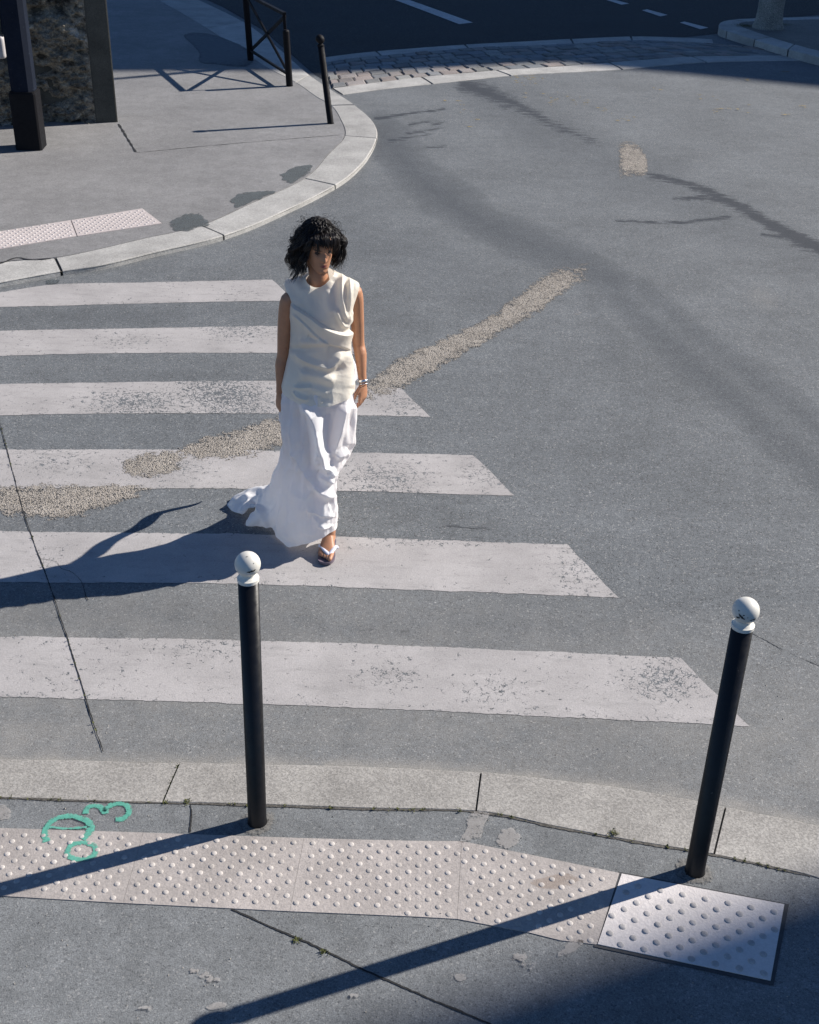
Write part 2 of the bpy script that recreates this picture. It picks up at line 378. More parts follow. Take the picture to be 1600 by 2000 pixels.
# ---- road sheet: a fine middle part that carries the stains, then big quads out to the horizon
def road_sheet():
    x0, x1, y0, y1, st = -9.2, 9.2, 1.6, 30.0, 0.045
    nx, ny = int((x1 - x0) / st) + 1, int((y1 - y0) / st) + 1
    X, Y = np.meshgrid(np.linspace(x0, x1, nx), np.linspace(y0, y1, ny))
    P = np.stack([X.ravel(), Y.ravel(), np.zeros(X.size)], 1)
    px, py = proj(P)
    stain = np.zeros(len(P)); tyre = np.zeros(len(P)); dust = np.zeros(len(P))
    wob = (fbm(P[:, 0] * 1.7, P[:, 1] * 1.7, seed=3) - 0.5)
    def band(dst, poly, w0, w1, a0, a1, soft=1.0):
        d, f = seg_dist(px, py, poly); w = w0 + (w1 - w0) * f; a = a0 + (a1 - a0) * f
        v = np.clip(a * np.clip(1.0 - d * (1 + 0.7 * wob) / w, 0, 1) ** soft, 0, 1)
        np.maximum(dst, v, out=dst)
    # oil runs
    band(stain, [(910, 166), (960, 184), (1010, 205), (1050, 226), (1090, 248), (1135, 266), (1170, 278)], 34, 16, 1.0, 0.55)
    band(stain, [(1270, 342), (1330, 354), (1385, 374), (1420, 392), (1465, 416), (1505, 440), (1550, 460), (1605, 487)], 15, 26, 0.8, 1.15)
    band(stain, [(1315, 388), (1360, 386), (1425, 392)], 8, 12, 0.75, 1.0)
    band(stain, [(1200, 430), (1262, 434), (1330, 435), (1425, 424)], 5, 8, 0.95, 0.9)
    band(stain, [(1488, 458), (1530, 464)], 7, 7, 0.9, 0.9)
    band(stain, [(735, 232), (800, 222), (868, 213)], 8, 7, 0.85, 0.75)
    for s in ([(800, 243), (845, 236)], [(795, 262), (870, 249)], [(760, 275), (840, 262)], [(845, 243), (868, 238)], [(830, 288), (870, 286)]):
        band(stain, s, 7, 6, 0.8, 0.6)
    band(stain, [(700, 350), (740, 300), (748, 255)], 26, 16, 0.42, 0.3)
    for s in ([(870, 1026), (960, 1032)], [(750, 1225), (800, 1235)], [(1120, 1400), (1190, 1410)], [(1060, 1490), (1130, 1500)], [(960, 1245), (1000, 1255)], [(700, 1228), (730, 1232)]):
        band(stain, s, 10, 8, 0.7, 0.6)
    # tyre tracks
    band(tyre, [(745, 262), (800, 330), (870, 390), (950, 440), (1050, 482), (1130, 510), (1210, 560)], 46, 38, 0.72, 0.60, 0.45)
    band(tyre, [(1190, 560), (1270, 640), (1380, 735), (1500, 840), (1610, 930)], 34, 46, 0.50, 0.54, 0.45)
    band(tyre, [(1250, 560), (1370, 660), (1490, 750), (1610, 840)], 26, 38, 0.46, 0.52, 0.45)
    band(tyre, [(1130, 520), (1180, 640), (1230, 760)], 30, 40, 0.22, 0.10)
    band(tyre, [(930, 175), (1050, 250), (1200, 320), (1320, 380), (1600, 520)], 60, 70, 0.36, 0.22, 0.7)
    band(tyre, [(700, 470), (820, 520), (960, 560)], 60, 70, 0.22, 0.12)
    # darker asphalt between the first stripes and right of the crossing
    band(tyre, [(0, 620), (550, 615)], 26, 26, 0.18, 0.18)
    band(tyre, [(0, 1195), (500, 1210), (1200, 1235)], 40, 40, 0.22, 0.20, 0.6)
    band(tyre, [(560, 500), (700, 480), (850, 520), (1000, 600)], 50, 60, 0.20, 0.15, .6)
    band(dust, [(-200, 1330), (500, 1340), (1100, 1390), (1700, 1480)], 260, 260, 0.46, 0.40, 0.6)
    # pale dust along the kerbs
    band(dust, [(-200, 1488), (190, 1490), (500, 1498), (800, 1503), (940, 1512), (1100, 1528), (1375, 1562), (1600, 1617), (1750, 1657)], 24, 24, 1.0, 0.95, .6)
    band(dust, [(-200, 1490), (190, 1492), (500, 1500), (800, 1506), (940, 1514), (1100, 1530), (1375, 1565), (1600, 1620), (1750, 1660)], 60, 50, 0.75, 0.6)
    band(dust, [(-50, 1440), (100, 1440), (180, 1440)], 75, 60, 0.62, 0.5, 0.4)
    band(dust, [(0, 1395), (165, 1400)], 40, 30, 0.5, 0.4, 0.5)
    band(dust, [(1480, 575), (1500, 590)], 30, 26, 0.20, 0.2)
    band(dust, [(900, 1450), (1300, 1490), (1600, 1560)], 60, 70, 0.28, 0.35)
    idx = np.arange(nx * ny).reshape(ny, nx)
    F = np.stack([idx[:-1, :-1], idx[:-1, 1:], idx[1:, 1:], idx[1:, :-1]], -1).reshape(-1, 4)
    b = len(P); B = 260.0
    ring = [(-B, -B), (B, -B), (B, B), (-B, B), (x0, y0), (x1, y0), (x1, y1), (x0, y1)]
    P2 = np.vstack([P, [(x, y, 0) for x, y in ring]])
    F2 = [(b, b + 1, b + 5, b + 4), (b + 1, b + 2, b + 6, b + 5), (b + 2, b + 3, b + 7, b + 6), (b + 3, b, b + 4, b + 7)]
    z = np.zeros(8)
    me = bpy.data.meshes.new('road')
    me.vertices.add(len(P2)); me.vertices.foreach_set('co', P2.ravel())
    nl = len(F) * 4
    allf = np.vstack([F, np.array(F2)])
    me.loops.add(allf.size); me.loops.foreach_set('vertex_index', allf.ravel())
    me.polygons.add(len(allf)); me.polygons.foreach_set('loop_start', np.arange(0, allf.size, 4))
    me.update(calc_edges=True); me.validate()
    return link_mesh('road', me, M_ROAD, attrs={'stain': np.append(stain, z), 'tyre': np.append(tyre, z), 'dust': np.append(dust, z)})
road = road_sheet(); tag(road, 'grey bleached asphalt carriageway', kind='structure')

def flat_poly(name, pts, z, mat, parent=None, thick=0.0):
    P = [np.array([p[0], p[1], z]) for p in pts]; n = len(P)
    V = list(P); F = [tuple(range(n))]
    if thick:
        V += [p - np.array([0, 0, thick]) for p in P]
        F += [(i, i + n, (i + 1) % n + n, (i + 1) % n) for i in range(n)]
    bm = bmesh.new(); vs = [bm.verts.new(tuple(map(float, v))) for v in V]
    for f in F: bm.faces.new([vs[i] for i in f])
    bmesh.ops.recalc_face_normals(bm, faces=bm.faces)
    top = [f for f in bm.faces if len(f.verts) == n]
    if top and top[0].normal.z < 0: bmesh.ops.reverse_faces(bm, faces=list(bm.faces))
    bmesh.ops.triangulate(bm, faces=[f for f in bm.faces if len(f.verts) > 4])
    return bm_obj(name, bm, mat, parent, recalc=False)

# ---- kerbs: cross-sections (road side, pavement side, joint?) read off the photograph
def kerb(name, pairs, z, mat, depth=0.2, gap=0.007, wob=0.004, sub=5, rnd=0.012, part='kerb_stone', chamfer=0.012):
    k = empty(name, gp(*pairs[len(pairs) // 2][0], 0)); tag(k, kind='structure')
    A = catmull([gp(*p[0], z) for p in pairs], sub); B = catmull([gp(*p[1], z) for p in pairs], sub)
    J = [0] + [i * sub for i, p in enumerate(pairs) if len(p) > 2] + [len(A) - 1]
    J = sorted(set(J))
    for a, b in zip(J[:-1], J[1:]):
        a_, b_ = A[a:b + 1].copy(), B[a:b + 1].copy()
        for L in (a_, b_):
            t0 = L[1] - L[0]; L[0] += t0 / np.linalg.norm(t0) * gap; t1 = L[-2] - L[-1]; L[-1] += t1 / np.linalg.norm(t1) * gap
        m = len(a_); dz = random.uniform(-wob, wob); tilt = random.uniform(-wob, wob)
        sec = []
        for i in range(m):
            d = b_[i] - a_[i]; w = np.linalg.norm(d); d /= w
            j = (fbm(i * 0.7 + a, 3.1, seed=5) - 0.5) * rnd
            up = np.array([0, 0, 1.0]); h = dz + tilt * (i / m - 0.5)
            o = a_[i] + d * j
            sec.append([o - up * depth, o - up * (chamfer * 1.1) + up * h, o + d * chamfer * 0.35 + up * (h - chamfer * 0.35), o + d * chamfer + up * h,
                        o + d * (w * 0.35) + up * (h + 0.0015), o + d * (w * 0.7) + up * (h + 0.001), b_[i] - d * (chamfer * 0.5) + up * h, b_[i] + up * (h - chamfer * 0.5), b_[i] - up * depth])
        n = len(sec[0]); V = [v for s in sec for v in s]; F = []
        for i in range(m - 1):
            for q in range(n - 1): F.append((i * n + q, i * n + q + 1, (i + 1) * n + q + 1, (i + 1) * n + q))
        F.append(tuple(range(n))); F.append(tuple(range((m - 1) * n, m * n))[::-1])
        bm = bmesh.new(); vs = [bm.verts.new(tuple(v)) for v in V]
        for f in F: bm.faces.new([vs[i] for i in f])
        bm_obj(part, bm, mat, k)
    return k, A, B

near_pairs = [((-420, 1470), (-420, 1545)), ((-200, 1476), (-200, 1551)), ((0, 1481), (0, 1557)), ((190, 1484), (170, 1563)), ((352, 1488), (318, 1567), 1), ((500, 1492), (500, 1571)), ((700, 1496), (700, 1578)),
              ((940, 1507), (930, 1584), 1), ((1100, 1523), (1080, 1613)), ((1250, 1543), (1225, 1640)), ((1418, 1574), (1395, 1668), 1), ((1510, 1592), (1490, 1688)), ((1600, 1611), (1590, 1711)), ((1760, 1655), (1740, 1765), 1), ((1980, 1730), (1940, 1850)), ((2300, 1870), (2240, 2010))]
_, nA, nB = kerb('near_kerb', near_pairs, ZN, M_GRANITE, gap=0.004, chamfer=0.008)
far_pairs = [((-320, 605), (-320, 570)), ((-150, 580), (-150, 543)), ((0, 550), (0, 512)), ((120, 528), (108, 503), 1), ((205, 515), (190, 487)), ((300, 492), (280, 466)), ((437, 459), (393, 440), 1), ((540, 418), (495, 395)),
             ((655, 361), (596, 348), 1), ((708, 318), (640, 303)), ((736, 270), (674, 265), 1), ((729, 238), (664, 230)), ((693, 205), (647, 206), 1), ((648, 176), (618, 189)), ((604, 146), (578, 161), 1), ((570, 117), (530, 136)), ((530, 82), (478, 104)),
             ((475, 42), (405, 55), 1), ((390, 0), (310, 0)), ((300, -42), (220, -45))]
_, fA, fB = kerb('far_kerb', far_pairs, ZF, M_GRANITE_F, wob=0.003, gap=0.012)

# dirt beds under the joints, slightly recessed
def ribbon(A, B, dz): 
    V = [p + np.array([0, 0, dz]) for p in A] + [p + np.array([0, 0, dz]) for p in B]; n = len(A)
    return V, [(i, i + 1, n + i + 1, n + i) for i in range(n - 1)]
def out_edge(A, B, e):   # widen both edges by e
    d = B - A; d = d / np.linalg.norm(d, axis=1)[:, None]; return A - d * e, B + d * e
for nm, A, B in (('near_kerb_bed', nA, nB), ('far_kerb_bed', fA, fB)):
    a, b = out_edge(A, B, 0.003)
    V, F = ribbon(a, b, -0.012); o = mesh_obj(nm, V, F, M_DIRT); tag(o, kind='structure')

# ---- pavements
np_poly = [p[:2] for p in nB]; np_poly = [(p[0], p[1] - 0.010) for p in np_poly]
near_pavement = flat_poly('near_pavement', np_poly + [(9, -3), (-9, -3), (-9, np_poly[0][1])], ZN, M_PAVE, thick=0.018); tag(near_pavement, kind='structure')
d = fA - fB; d /= np.linalg.norm(d, axis=1)[:, None]
fp = [(p[0], p[1]) for p in (fB - d * 0.006)]
far_pavement = flat_poly('far_pavement', fp + [(-14, 40), (-40, 40), (-40, 8)], ZF, M_PAVEF, thick=0.04); tag(far_pavement, kind='structure')

# ---- the other street, darker and newer
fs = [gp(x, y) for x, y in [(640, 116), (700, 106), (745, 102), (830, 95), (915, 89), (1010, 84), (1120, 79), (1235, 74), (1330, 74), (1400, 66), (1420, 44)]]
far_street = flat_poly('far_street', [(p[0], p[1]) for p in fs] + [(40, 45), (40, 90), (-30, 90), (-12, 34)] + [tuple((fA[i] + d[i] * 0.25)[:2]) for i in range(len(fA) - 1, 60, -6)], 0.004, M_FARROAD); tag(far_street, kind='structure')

# ---- sett band with granite borders
b1 = [((668, 184), (649, 172)), ((750, 173), (735, 161)), ((844, 163), (823, 150), 1), ((920, 155), (900, 143)), ((997, 147), (970, 137), 1), ((1110, 141), (1085, 130)), ((1215, 135), (1190, 122), 1), ((1290, 128), (1265, 116)), ((1380, 121), (1352, 110), 1), ((1500, 118), (1480, 108)), ((1600, 117), (1590, 107), 1), ((1750, 112), (1740, 102))]
_, _, sA = kerb('near_sett_border', b1, 0.012, M_GRANITE_F, depth=0.05, gap=0.02, wob=0.002, part='border_stone')
b2 = [((628, 123), (625, 113)), ((690, 114), (686, 105)), ((745, 109), (735, 100), 1), ((830, 101), (822, 93)), ((915, 94), (908, 87), 1), ((1010, 90), (1005, 82)), ((1120, 85), (1115, 76), 1), ((1235, 79), (1232, 71), 1), ((1330, 82), (1325, 73)), ((1396, 86), (1393, 77))]
_, sB, _ = kerb('far_sett_border', b2, 0.012, M_GRANITE_F, depth=0.05, gap=0.02, wob=0.002, part='border_stone')
setts = empty('sett_band', gp(900, 125)); tag(setts, kind='structure')
def arc(C):
    s = np.concatenate([[0], np.cumsum(np.linalg.norm(np.diff(C, axis=0), axis=1))]); return s
def along(C, s, q):
    return np.array([np.interp(q, s, C[:, k]) for k in range(3)])
sa, sb = arc(sA), arc(sB); LA = sa[-1]
lim = 0.93 * LA
xs_end = np.interp
NROW = 7; Lb = sb[-1]
def sett_pt(u, v):      # u metres along the near border, v 0..1 across
    a = along(sA, sa, u); f = min(1.0, u / (LA * 0.80)); b = along(sB, sb, f * Lb)
    p = a + (b - a) * v; p[2] = 0; return p
me_bed = [sett_pt(u, v) for u in np.linspace(0, lim, 40) for v in (-0.02, 1.02)]
o = mesh_obj('sett_bed', [p + np.array([0, 0, 0.003]) for p in me_bed], [(2 * i, 2 * i + 2, 2 * i + 3, 2 * i + 1) for i in range(39)], M_DIRT, setts)
for r in range(NROW):
    u = -0.15 + random.random() * 0.2
    while u < LA * 0.86:
        w = random.uniform(0.24, 0.34); u0, u1 = max(u, 0.02), u + w - 0.022; u += w
        if u1 - u0 < 0.08: continue
        v0, v1 = r / NROW + 0.006, (r + 1) / NROW - 0.006
        if np.linalg.norm(sett_pt(u0, v1) - sett_pt(u0, v0)) < 0.1: continue
        c = [sett_pt(u0, v0), sett_pt(u1, v0), sett_pt(u1, v1), sett_pt(u0, v1)]
        cen = sum(c) / 4; h = random.uniform(0.012, 0.026)
        V = []
        for p in c: V.append(p + np.array([random.uniform(-.008, .008), random.uniform(-.012, .012), -0.01]))
        for p in V[:4]: V.append(p + np.array([0, 0, 0.01 + h * 0.55 + random.uniform(-0.003, 0.003)]))
        for p in V[:4]: V.append(cen + (p - cen) * 0.86 + np.array([0, 0, 0.01 + h + random.uniform(-0.003, 0.003)]))
        F = [(8, 9, 10, 11)] + [(i, (i + 1) % 4, 4 + (i + 1) % 4, 4 + i) for i in range(4)] + [(4 + i, 4 + (i + 1) % 4, 8 + (i + 1) % 4, 8 + i) for i in range(4)]
        mesh_obj('sett', V, F, M_SETT, setts, smooth=False)

# ---- island with its kerb at the upper right
ZI = 0.13
isl = [((1800, 165), (1800, 150)), ((1700, 138), (1700, 122)), ((1600, 111), (1600, 99)), ((1540, 96), (1552, 86), 1), ((1474, 77), (1505, 72), 1), ((1420, 60), (1462, 57), 1), ((1405, 53), (1448, 50)), ((1408, 43), (1445, 45)), ((1431, 38), (1460, 42), 1), ((1474, 36), (1490, 40)), ((1525, 34), (1540, 39), 1), ((1600, 32), (1610, 37)), ((1720, 28), (1730, 34))]
_, iA, iB = kerb('island_kerb', isl, ZI, M_GRANITE_F, depth=0.2, gap=0.015, wob=0.004)
M_ISLP = mat_asphalt('island_asphalt', (0.15, 0.145, 0.135), 0.8)
island = flat_poly('island_pavement', [tuple(p[:2]) for p in iB], ZI - 0.004, M_ISLP, thick=0.05); tag(island, kind='structure')

# ================================================================== ROAD MARKINGS
def px_grid(top, bot, nu, nv, z, edge=0.006, seed=0):
    """quad grid between two edges given in the photograph"""
    T = catmull([gp(x, y, z) for x, y in top], 10); B = catmull([gp(x, y, z) for x, y in bot], 10)
    def rs(C, n):
        s = arc(C); q = np.linspace(0, s[-1], n); return np.stack([np.interp(q, s, C[:, k]) for k in range(3)], 1)
    T, B = rs(T, nu), rs(B, nu)
    V = np.array([T[i] + (B[i] - T[i]) * (j / (nv - 1)) for j in range(nv) for i in range(nu)])
    ed = np.array([(1 if j in (0, nv - 1) else 0) for j in range(nv) for i in range(nu)], float)
    V[:, 1] += ed * ((fbm(V[:, 0] * 9, V[:, 1] * 3, seed=seed) - 0.5) * 1.6 + (fbm(V[:, 0] * 60, V[:, 1] * 3, oct=2, seed=seed + 2) - 0.5) * 0.9) * edge
    en = np.array([(1 if i == nu - 1 else 0) for j in range(nv) for i in range(nu)], float)
    V[:, 0] += en * (fbm(V[:, 0] * 3, V[:, 1] * 11, seed=seed + 5) - 0.5) * 2 * edge
    F = [(j * nu + i, (j + 1) * nu + i, (j + 1) * nu + i + 1, j * nu + i + 1) for j in range(nv - 1) for i in range(nu - 1)]
    return V, F
stripes = [
    ([(-260, 612), (-120, 588), (0, 571), (90, 557), (180, 553), (300, 551), (480, 547), (531, 546)], [(-260, 617), (-120, 607), (0, 600), (150, 596), (300, 592), (480, 588), (577, 587)]),
    ([(-260, 656), (0, 646), (210, 642), (345, 640), (480, 637), (650, 637)], [(-260, 705), (0, 695), (210, 690), (480, 689), (702, 692)]),
    ([(-260, 757), (0, 750), (271, 746), (543, 744), (783, 758)], [(-260, 818), (0, 811), (271, 807), (535, 808), (842, 814)]),
    ([(-260, 880), (0, 878), (310, 878), (535, 880), (925, 889)], [(-260, 956), (0, 954), (271, 954), (523, 955), (1005, 968)]),
    ([(-260, 1034), (0, 1037), (271, 1041), (535, 1044), (1108, 1064)], [(-260, 1134), (0, 1137), (388, 1139), (620, 1145), (1208, 1167)]),
    ([(-260, 1240), (0, 1243), (160, 1245), (700, 1257), (1328, 1285)], [(-260, 1356), (0, 1361), (200, 1366), (700, 1382), (1463, 1418)]),
]
cw = empty('crosswalk', gp(500, 960)); tag(cw, 'zebra crossing of six cracked off-white painted stripes across the road', 'crosswalk')
for i, (t, b) in enumerate(stripes):
    V, F = px_grid(t, b, 260, 14, 0.002, 0.010, seed=i * 7)
    px, py = proj(V); w = np.full(len(V), 0.15)
    def blob(cx, cy, rx, ry, a):
        global w
        w = np.maximum(w, 0.92 * a * np.clip(1.15 - np.hypot((px - cx) / rx, (py - cy) / ry), 0, 1))
    blob(470, 645, 130, 40, 0.55); blob(250, 665, 180, 30, 0.45); blob(460, 570, 90, 30, 0.40)
    blob(450, 778, 170, 60, 0.95); blob(270, 785, 170, 40, 0.80); blob(800, 790, 120, 40, 0.55)
    blob(760, 930, 160, 60, 0.58); blob(950, 930, 120, 60, 0.50); blob(320, 905, 150, 45, 0.62); blob(120, 900, 160, 50, 0.42)
    blob(1130, 1110, 110, 80, 0.45); blob(800, 1060, 300, 26, 0.40); blob(90, 1090, 90, 50, 0.30)
    blob(1300, 1330, 130, 60, 0.62); blob(760, 1320, 130, 50, 0.46); blob(960, 1345, 160, 60, 0.40); blob(400, 1270, 200, 26, 0.40)
    jj = np.repeat(np.arange(14), 260); w = w + np.where((jj == 0) | (jj == 13), 0.12, np.where((jj == 1) | (jj == 12), 0.06, 0))
    w = w + (fbm(V[:, 0] * 2, V[:, 1] * 2, seed=11 + i) - 0.5) * 0.30
    mesh_obj('stripe', V, F, M_STRIPE, cw, attrs={'wear': np.clip(w, 0, 1)})
for pts, lab in (([(772, 0), (800, 0), (924, 45), (897, 47), (640, -50), (660, -50)], None),):
    pass
lanes = [([(690, -38), (800, 0), (924, 44)], [(664, -38), (772, 0), (897, 47)], 'long white lane line running up the dark street in the shade'),
         ([(1180, -6), (1229, 7)], [(1172, -4), (1214, 9)], 'white lane dash cut by the upper edge of the picture'),
         ([(1264, 18), (1304, 29)], [(1254, 20), (1290, 32)], 'white lane dash, the middle of three in the dark street'),
         ([(1337, 42), (1384, 54)], [(1328, 44), (1368, 57)], 'white lane dash closest to the kerb of the traffic island')]
for t, b, lab in lanes:
    V, F = px_grid(t, b, 24, 3, 0.008, 0.004)
    o = mesh_obj('lane_line', V, F, M_LANE, attrs={'wear': np.full(len(V), 0.25)}); tag(o, lab, 'road marking', 'lane lines in the far street')

# ================================================================== TACTILE PAVING
dome_me = {}
def dome_mesh(r, h, mat, key):
    if key in dome_me: return dome_me[key]
    n = 10; prof = [(1.0, -0.15), (0.93, 0.30), (0.70, 0.75), (0.36, 0.97)]
    V = [(r * a * math.cos(2 * math.pi * j / n), r * a * math.sin(2 * math.pi * j / n), h * z) for a, z in prof for j in range(n)] + [(0, 0, h)]
    F = [(i * n + j, i * n + (j + 1) % n, (i + 1) * n + (j + 1) % n, (i + 1) * n + j) for i in range(3) for j in range(n)] + [(3 * n + j, 3 * n + (j + 1) % n, 4 * n) for j in range(n)]
    me = bpy.data.meshes.new('dome'); me.from_pydata(V, [], F); me.materials.append(mat); me.polygons.foreach_set('use_smooth', [True] * len(F)); me.update()
    dome_me[key] = me; return me
def inside(p, poly):
    c = False; n = len(poly); j = n - 1
    for i in range(n):
        if (poly[i][1] > p[1]) != (poly[j][1] > p[1]) and p[0] < (poly[j][0] - poly[i][0]) * (p[1] - poly[i][1]) / (poly[j][1] - poly[i][1]) + poly[i][0]: c = not c
        j = i
    return c
def edge_dist(p, poly):
    P = np.array(list(poly) + [poly[0]])[:, :2]
    return float(seg_dist(np.array([p[0]]), np.array([p[1]]), P)[0][0])
def slab(name, px, label, mat, dmat, org, ax, key, rise=0.0035, sp=0.0775, r=0.0125, h=0.0042, marg=0.014, vr=0.885, cat='tactile paving', group=None):
    pts = [gp(x, y, ZN)[:2] for x, y in px]; z = ZN + rise
    cen = sum(np.array(p) for p in pts) / len(pts)
    ins = [np.array(p) + (cen - p) / np.linalg.norm(cen - p) * 0.0006 for p in pts]
    o = flat_poly(name, ins, z, mat, thick=rise + 0.004); tag(o, label, cat, group)
    me = dome_mesh(r, h, dmat, key); a = np.array([math.cos(ax), math.sin(ax)]) * sp; b = np.array([-math.sin(ax), math.cos(ax)]) * sp * vr
    for i in range(-60, 61):
        for j in range(-16, 17):
            for s in (0, 0.5):
                p = org + a * (i + s) + b * (j + s)
                if inside(p, ins) and edge_dist(p, ins) > marg:
                    dm = bpy.data.objects.new('dome', me); COL.objects.link(dm); dm.parent = o
                    dm.location = (p[0], p[1], z); dm.scale = (1, 1, random.uniform(0.75, 1.1)); dm.rotation_euler.z = random.random() * 6
    return o
org = np.array(gp(183, 1624, ZN)[:2]); q = np.array(gp(470, 1632, ZN)[:2]); ax = math.atan2(*(q - org)[::-1]) 
slab('tactile_slab', [(-230, 1610), (30, 1619), (280, 1627), (240, 1765), (0, 1751), (-230, 1738)], 'beige studded slab with a green spray ring on it, at the left edge', M_SLAB, M_DOME, org, ax, 'a', group='beige tactile slabs of the near pavement')
slab('tactile_slab', [(280, 1627), (594, 1638), (566, 1781), (240, 1765)], 'beige studded slab crossed by the left bollard shadow at its upper corner', M_SLAB, M_DOME, org, ax, 'a', group='beige tactile slabs of the near pavement')
slab('tactile_slab', [(594, 1638), (800, 1643), (902, 1644), (893, 1796), (800, 1791), (566, 1781)], 'clean sunlit beige studded slab in the middle of the strip', M_SLAB, M_DOME, org, ax, 'a', group='beige tactile slabs of the near pavement')
ax2 = ax - 0.13; org2 = np.array(gp(948, 1664, ZN)[:2])
slab('tactile_slab', [(902, 1644), (1040, 1671), (1210, 1706), (1166, 1846), (1095, 1838), (1035, 1823), (893, 1796)], 'rust-stained beige studded slab splashed white, crossed by the right bollard shadow', M_SLAB, M_DOME, org2, ax2, 'a', group='beige tactile slabs of the near pavement')
pl = [(1214, 1708), (1532, 1768), (1505, 1917), (1167, 1846)]
P0, P1 = gp(*pl[0], ZN)[:2], gp(*pl[1], ZN)[:2]; ax3 = math.atan2(P1[1] - P0[1], P1[0] - P0[0])
slab('tactile_plate', pl, 'pale pinkish-white studded plate with a thin raised rim, half in shade', M_PLATE, M_PDOME, np.array(gp(1246, 1733, ZN)[:2]), ax3, 'b', rise=0.0060, r=0.0145, h=0.0050, sp=0.086, vr=1.0)
# its dark sealing gap
pg = [(1207, 1703), (1541, 1767), (1511, 1926), (1160, 1850)]
o = flat_poly('plate_seal', [gp(x, y, ZN)[:2] for x, y in pg], ZN + 0.003, mat_plain('bitumen_seal', (0.05, 0.052, 0.056), 0.8)); adopt(o, bpy.data.objects['tactile_plate'])
o = bpy.data.objects['tactile_plate']

# far strip: two slabs, studs too small to pick apart
def far_slab(px, label):
    pts = [gp(x, y, ZF)[:2] for x, y in px]; z = ZF + 0.006
    o = flat_poly('tactile_slab', pts, z, M_SLAB_F, thick=0.008); tag(o, label, 'tactile paving', 'tactile slabs of the far pavement')
    a0 = np.array(gp(0, 455, ZF)[:2]); a1 = np.array(gp(278, 409, ZF)[:2]); t = math.atan2(*(a1 - a0)[::-1])
    a = np.array([math.cos(t), math.sin(t)]) * 0.0775; b = np.array([-a[1], a[0]]); V = []; F = []
    for i in range(-60, 80):
        for j in range(-14, 15):
            for s in (0, .5):
                p = a0 + a * (i + s) + b * (j + s)
                if inside(p, pts) and edge_dist(p, pts) > 0.02:
                    k = len(V); n = 6
                    V += [(p[0] + .014 * math.cos(6.283 * q / n), p[1] + .014 * math.sin(6.283 * q / n), z - .001) for q in range(n)] + [(p[0] + .008 * math.cos(6.283 * q / n), p[1] + .008 * math.sin(6.283 * q / n), z + .0055) for q in range(n)]
                    F += [(k + q, k + (q + 1) % n, k + n + (q + 1) % n, k + n + q) for q in range(n)] + [tuple(k + n + q for q in range(n))]
    s = mesh_obj('studs', V, F, M_SDOME_F, o); tag(s, kind='stuff')
M_SLAB_F = mat_stone('pale_pink_slab', (0.47, 0.42, 0.405), 0.15, big=0.06); M_SDOME_F = mat_stone('pale_pink_stud', (0.58, 0.54, 0.52), 0.1)
far_slab([(-260, 497), (0, 453), (138, 431), (150, 462), (0, 487), (-260, 532)], 'pale pink studded slab on the far pavement, cut by the left edge of the picture')
far_slab([(140, 431), (278, 408), (316, 437), (152, 462)], 'pale pink studded slab on the far pavement, beside the round dark asphalt patch')

# ================================================================== PATCHES, CRACKS, GRAVEL, SCRAPS
def rag(px, z, mat, name, parent=None, jit=0.03, sub=6, freq=9, seed=0):
    C = catmull([gp(x, y, z) for x, y in px], sub, closed=True); n = len(C)
    cen = C.mean(0); rim = []
    for p in C:
        d = p - cen; r = np.linalg.norm(d)
        k = 1 + (fbm(p[0] * freq, p[1] * freq, seed=seed) - 0.5) * 2 * jit / max(r, 0.02)
        rim.append(cen + d * k * 1.12)
    V = []; fd_ = []
    for q, f in ((1.0, 0.0), (0.88, 0.62), (0.6, 0.85), (0.3, 1.0)):
        V += [cen + (p - cen) * q for p in rim]; fd_ += [f] * n
    V.append(cen); fd_.append(1.0)
    F = [(k * n + i, k * n + (i + 1) % n, (k + 1) * n + (i + 1) % n, (k + 1) * n + i) for k in range(3) for i in range(n)] + [(3 * n + i, 3 * n + (i + 1) % n, 4 * n) for i in range(n)]
    return mesh_obj(name, V, F, mat, parent, attrs={'fade': fd_})
pw = [([(330, 440), (350, 424), (378, 420), (402, 430), (396, 442), (360, 449), (340, 448)], 'blackish ragged asphalt patch at the end of the far studded slab'),
      ([(450, 392), (470, 378), (505, 374), (533, 374), (500, 392), (462, 406)], 'blackish ragged asphalt patch along the inside of the far kerb, the middle of three'),
      ([(546, 338), (570, 329), (608, 324), (600, 340), (580, 353), (566, 358), (552, 347)], 'blackish ragged asphalt patch closest to the black bollard')]
for i, (p, lab) in enumerate(pw): tag(rag(p, ZF + 0.004, M_PATCH, 'asphalt_patch', jit=.10, sub=10, freq=6, seed=i), lab, 'patch', 'asphalt patches beside the far kerb')
tag(rag([(362, 70), (400, 66), (450, 80), (490, 104), (480, 128), (420, 124), (392, 120), (388, 98)], ZF + 0.004, mat_fade('broad_patch_asphalt', (0.12, 0.13, 0.14), 0.5, 14), 'asphalt_patch', seed=9), 'broad grey-blue asphalt patch behind the cross-braced railing', 'patch')  # grey-blue is the patched asphalt's own colour
tag(rag([(90, 548), (104, 545), (116, 548), (108, 554), (94, 554)], 0.004, M_PATCH, 'asphalt_patch', jit=0.01, seed=4), 'small oval dark spot on the road above the first stripe', 'patch')

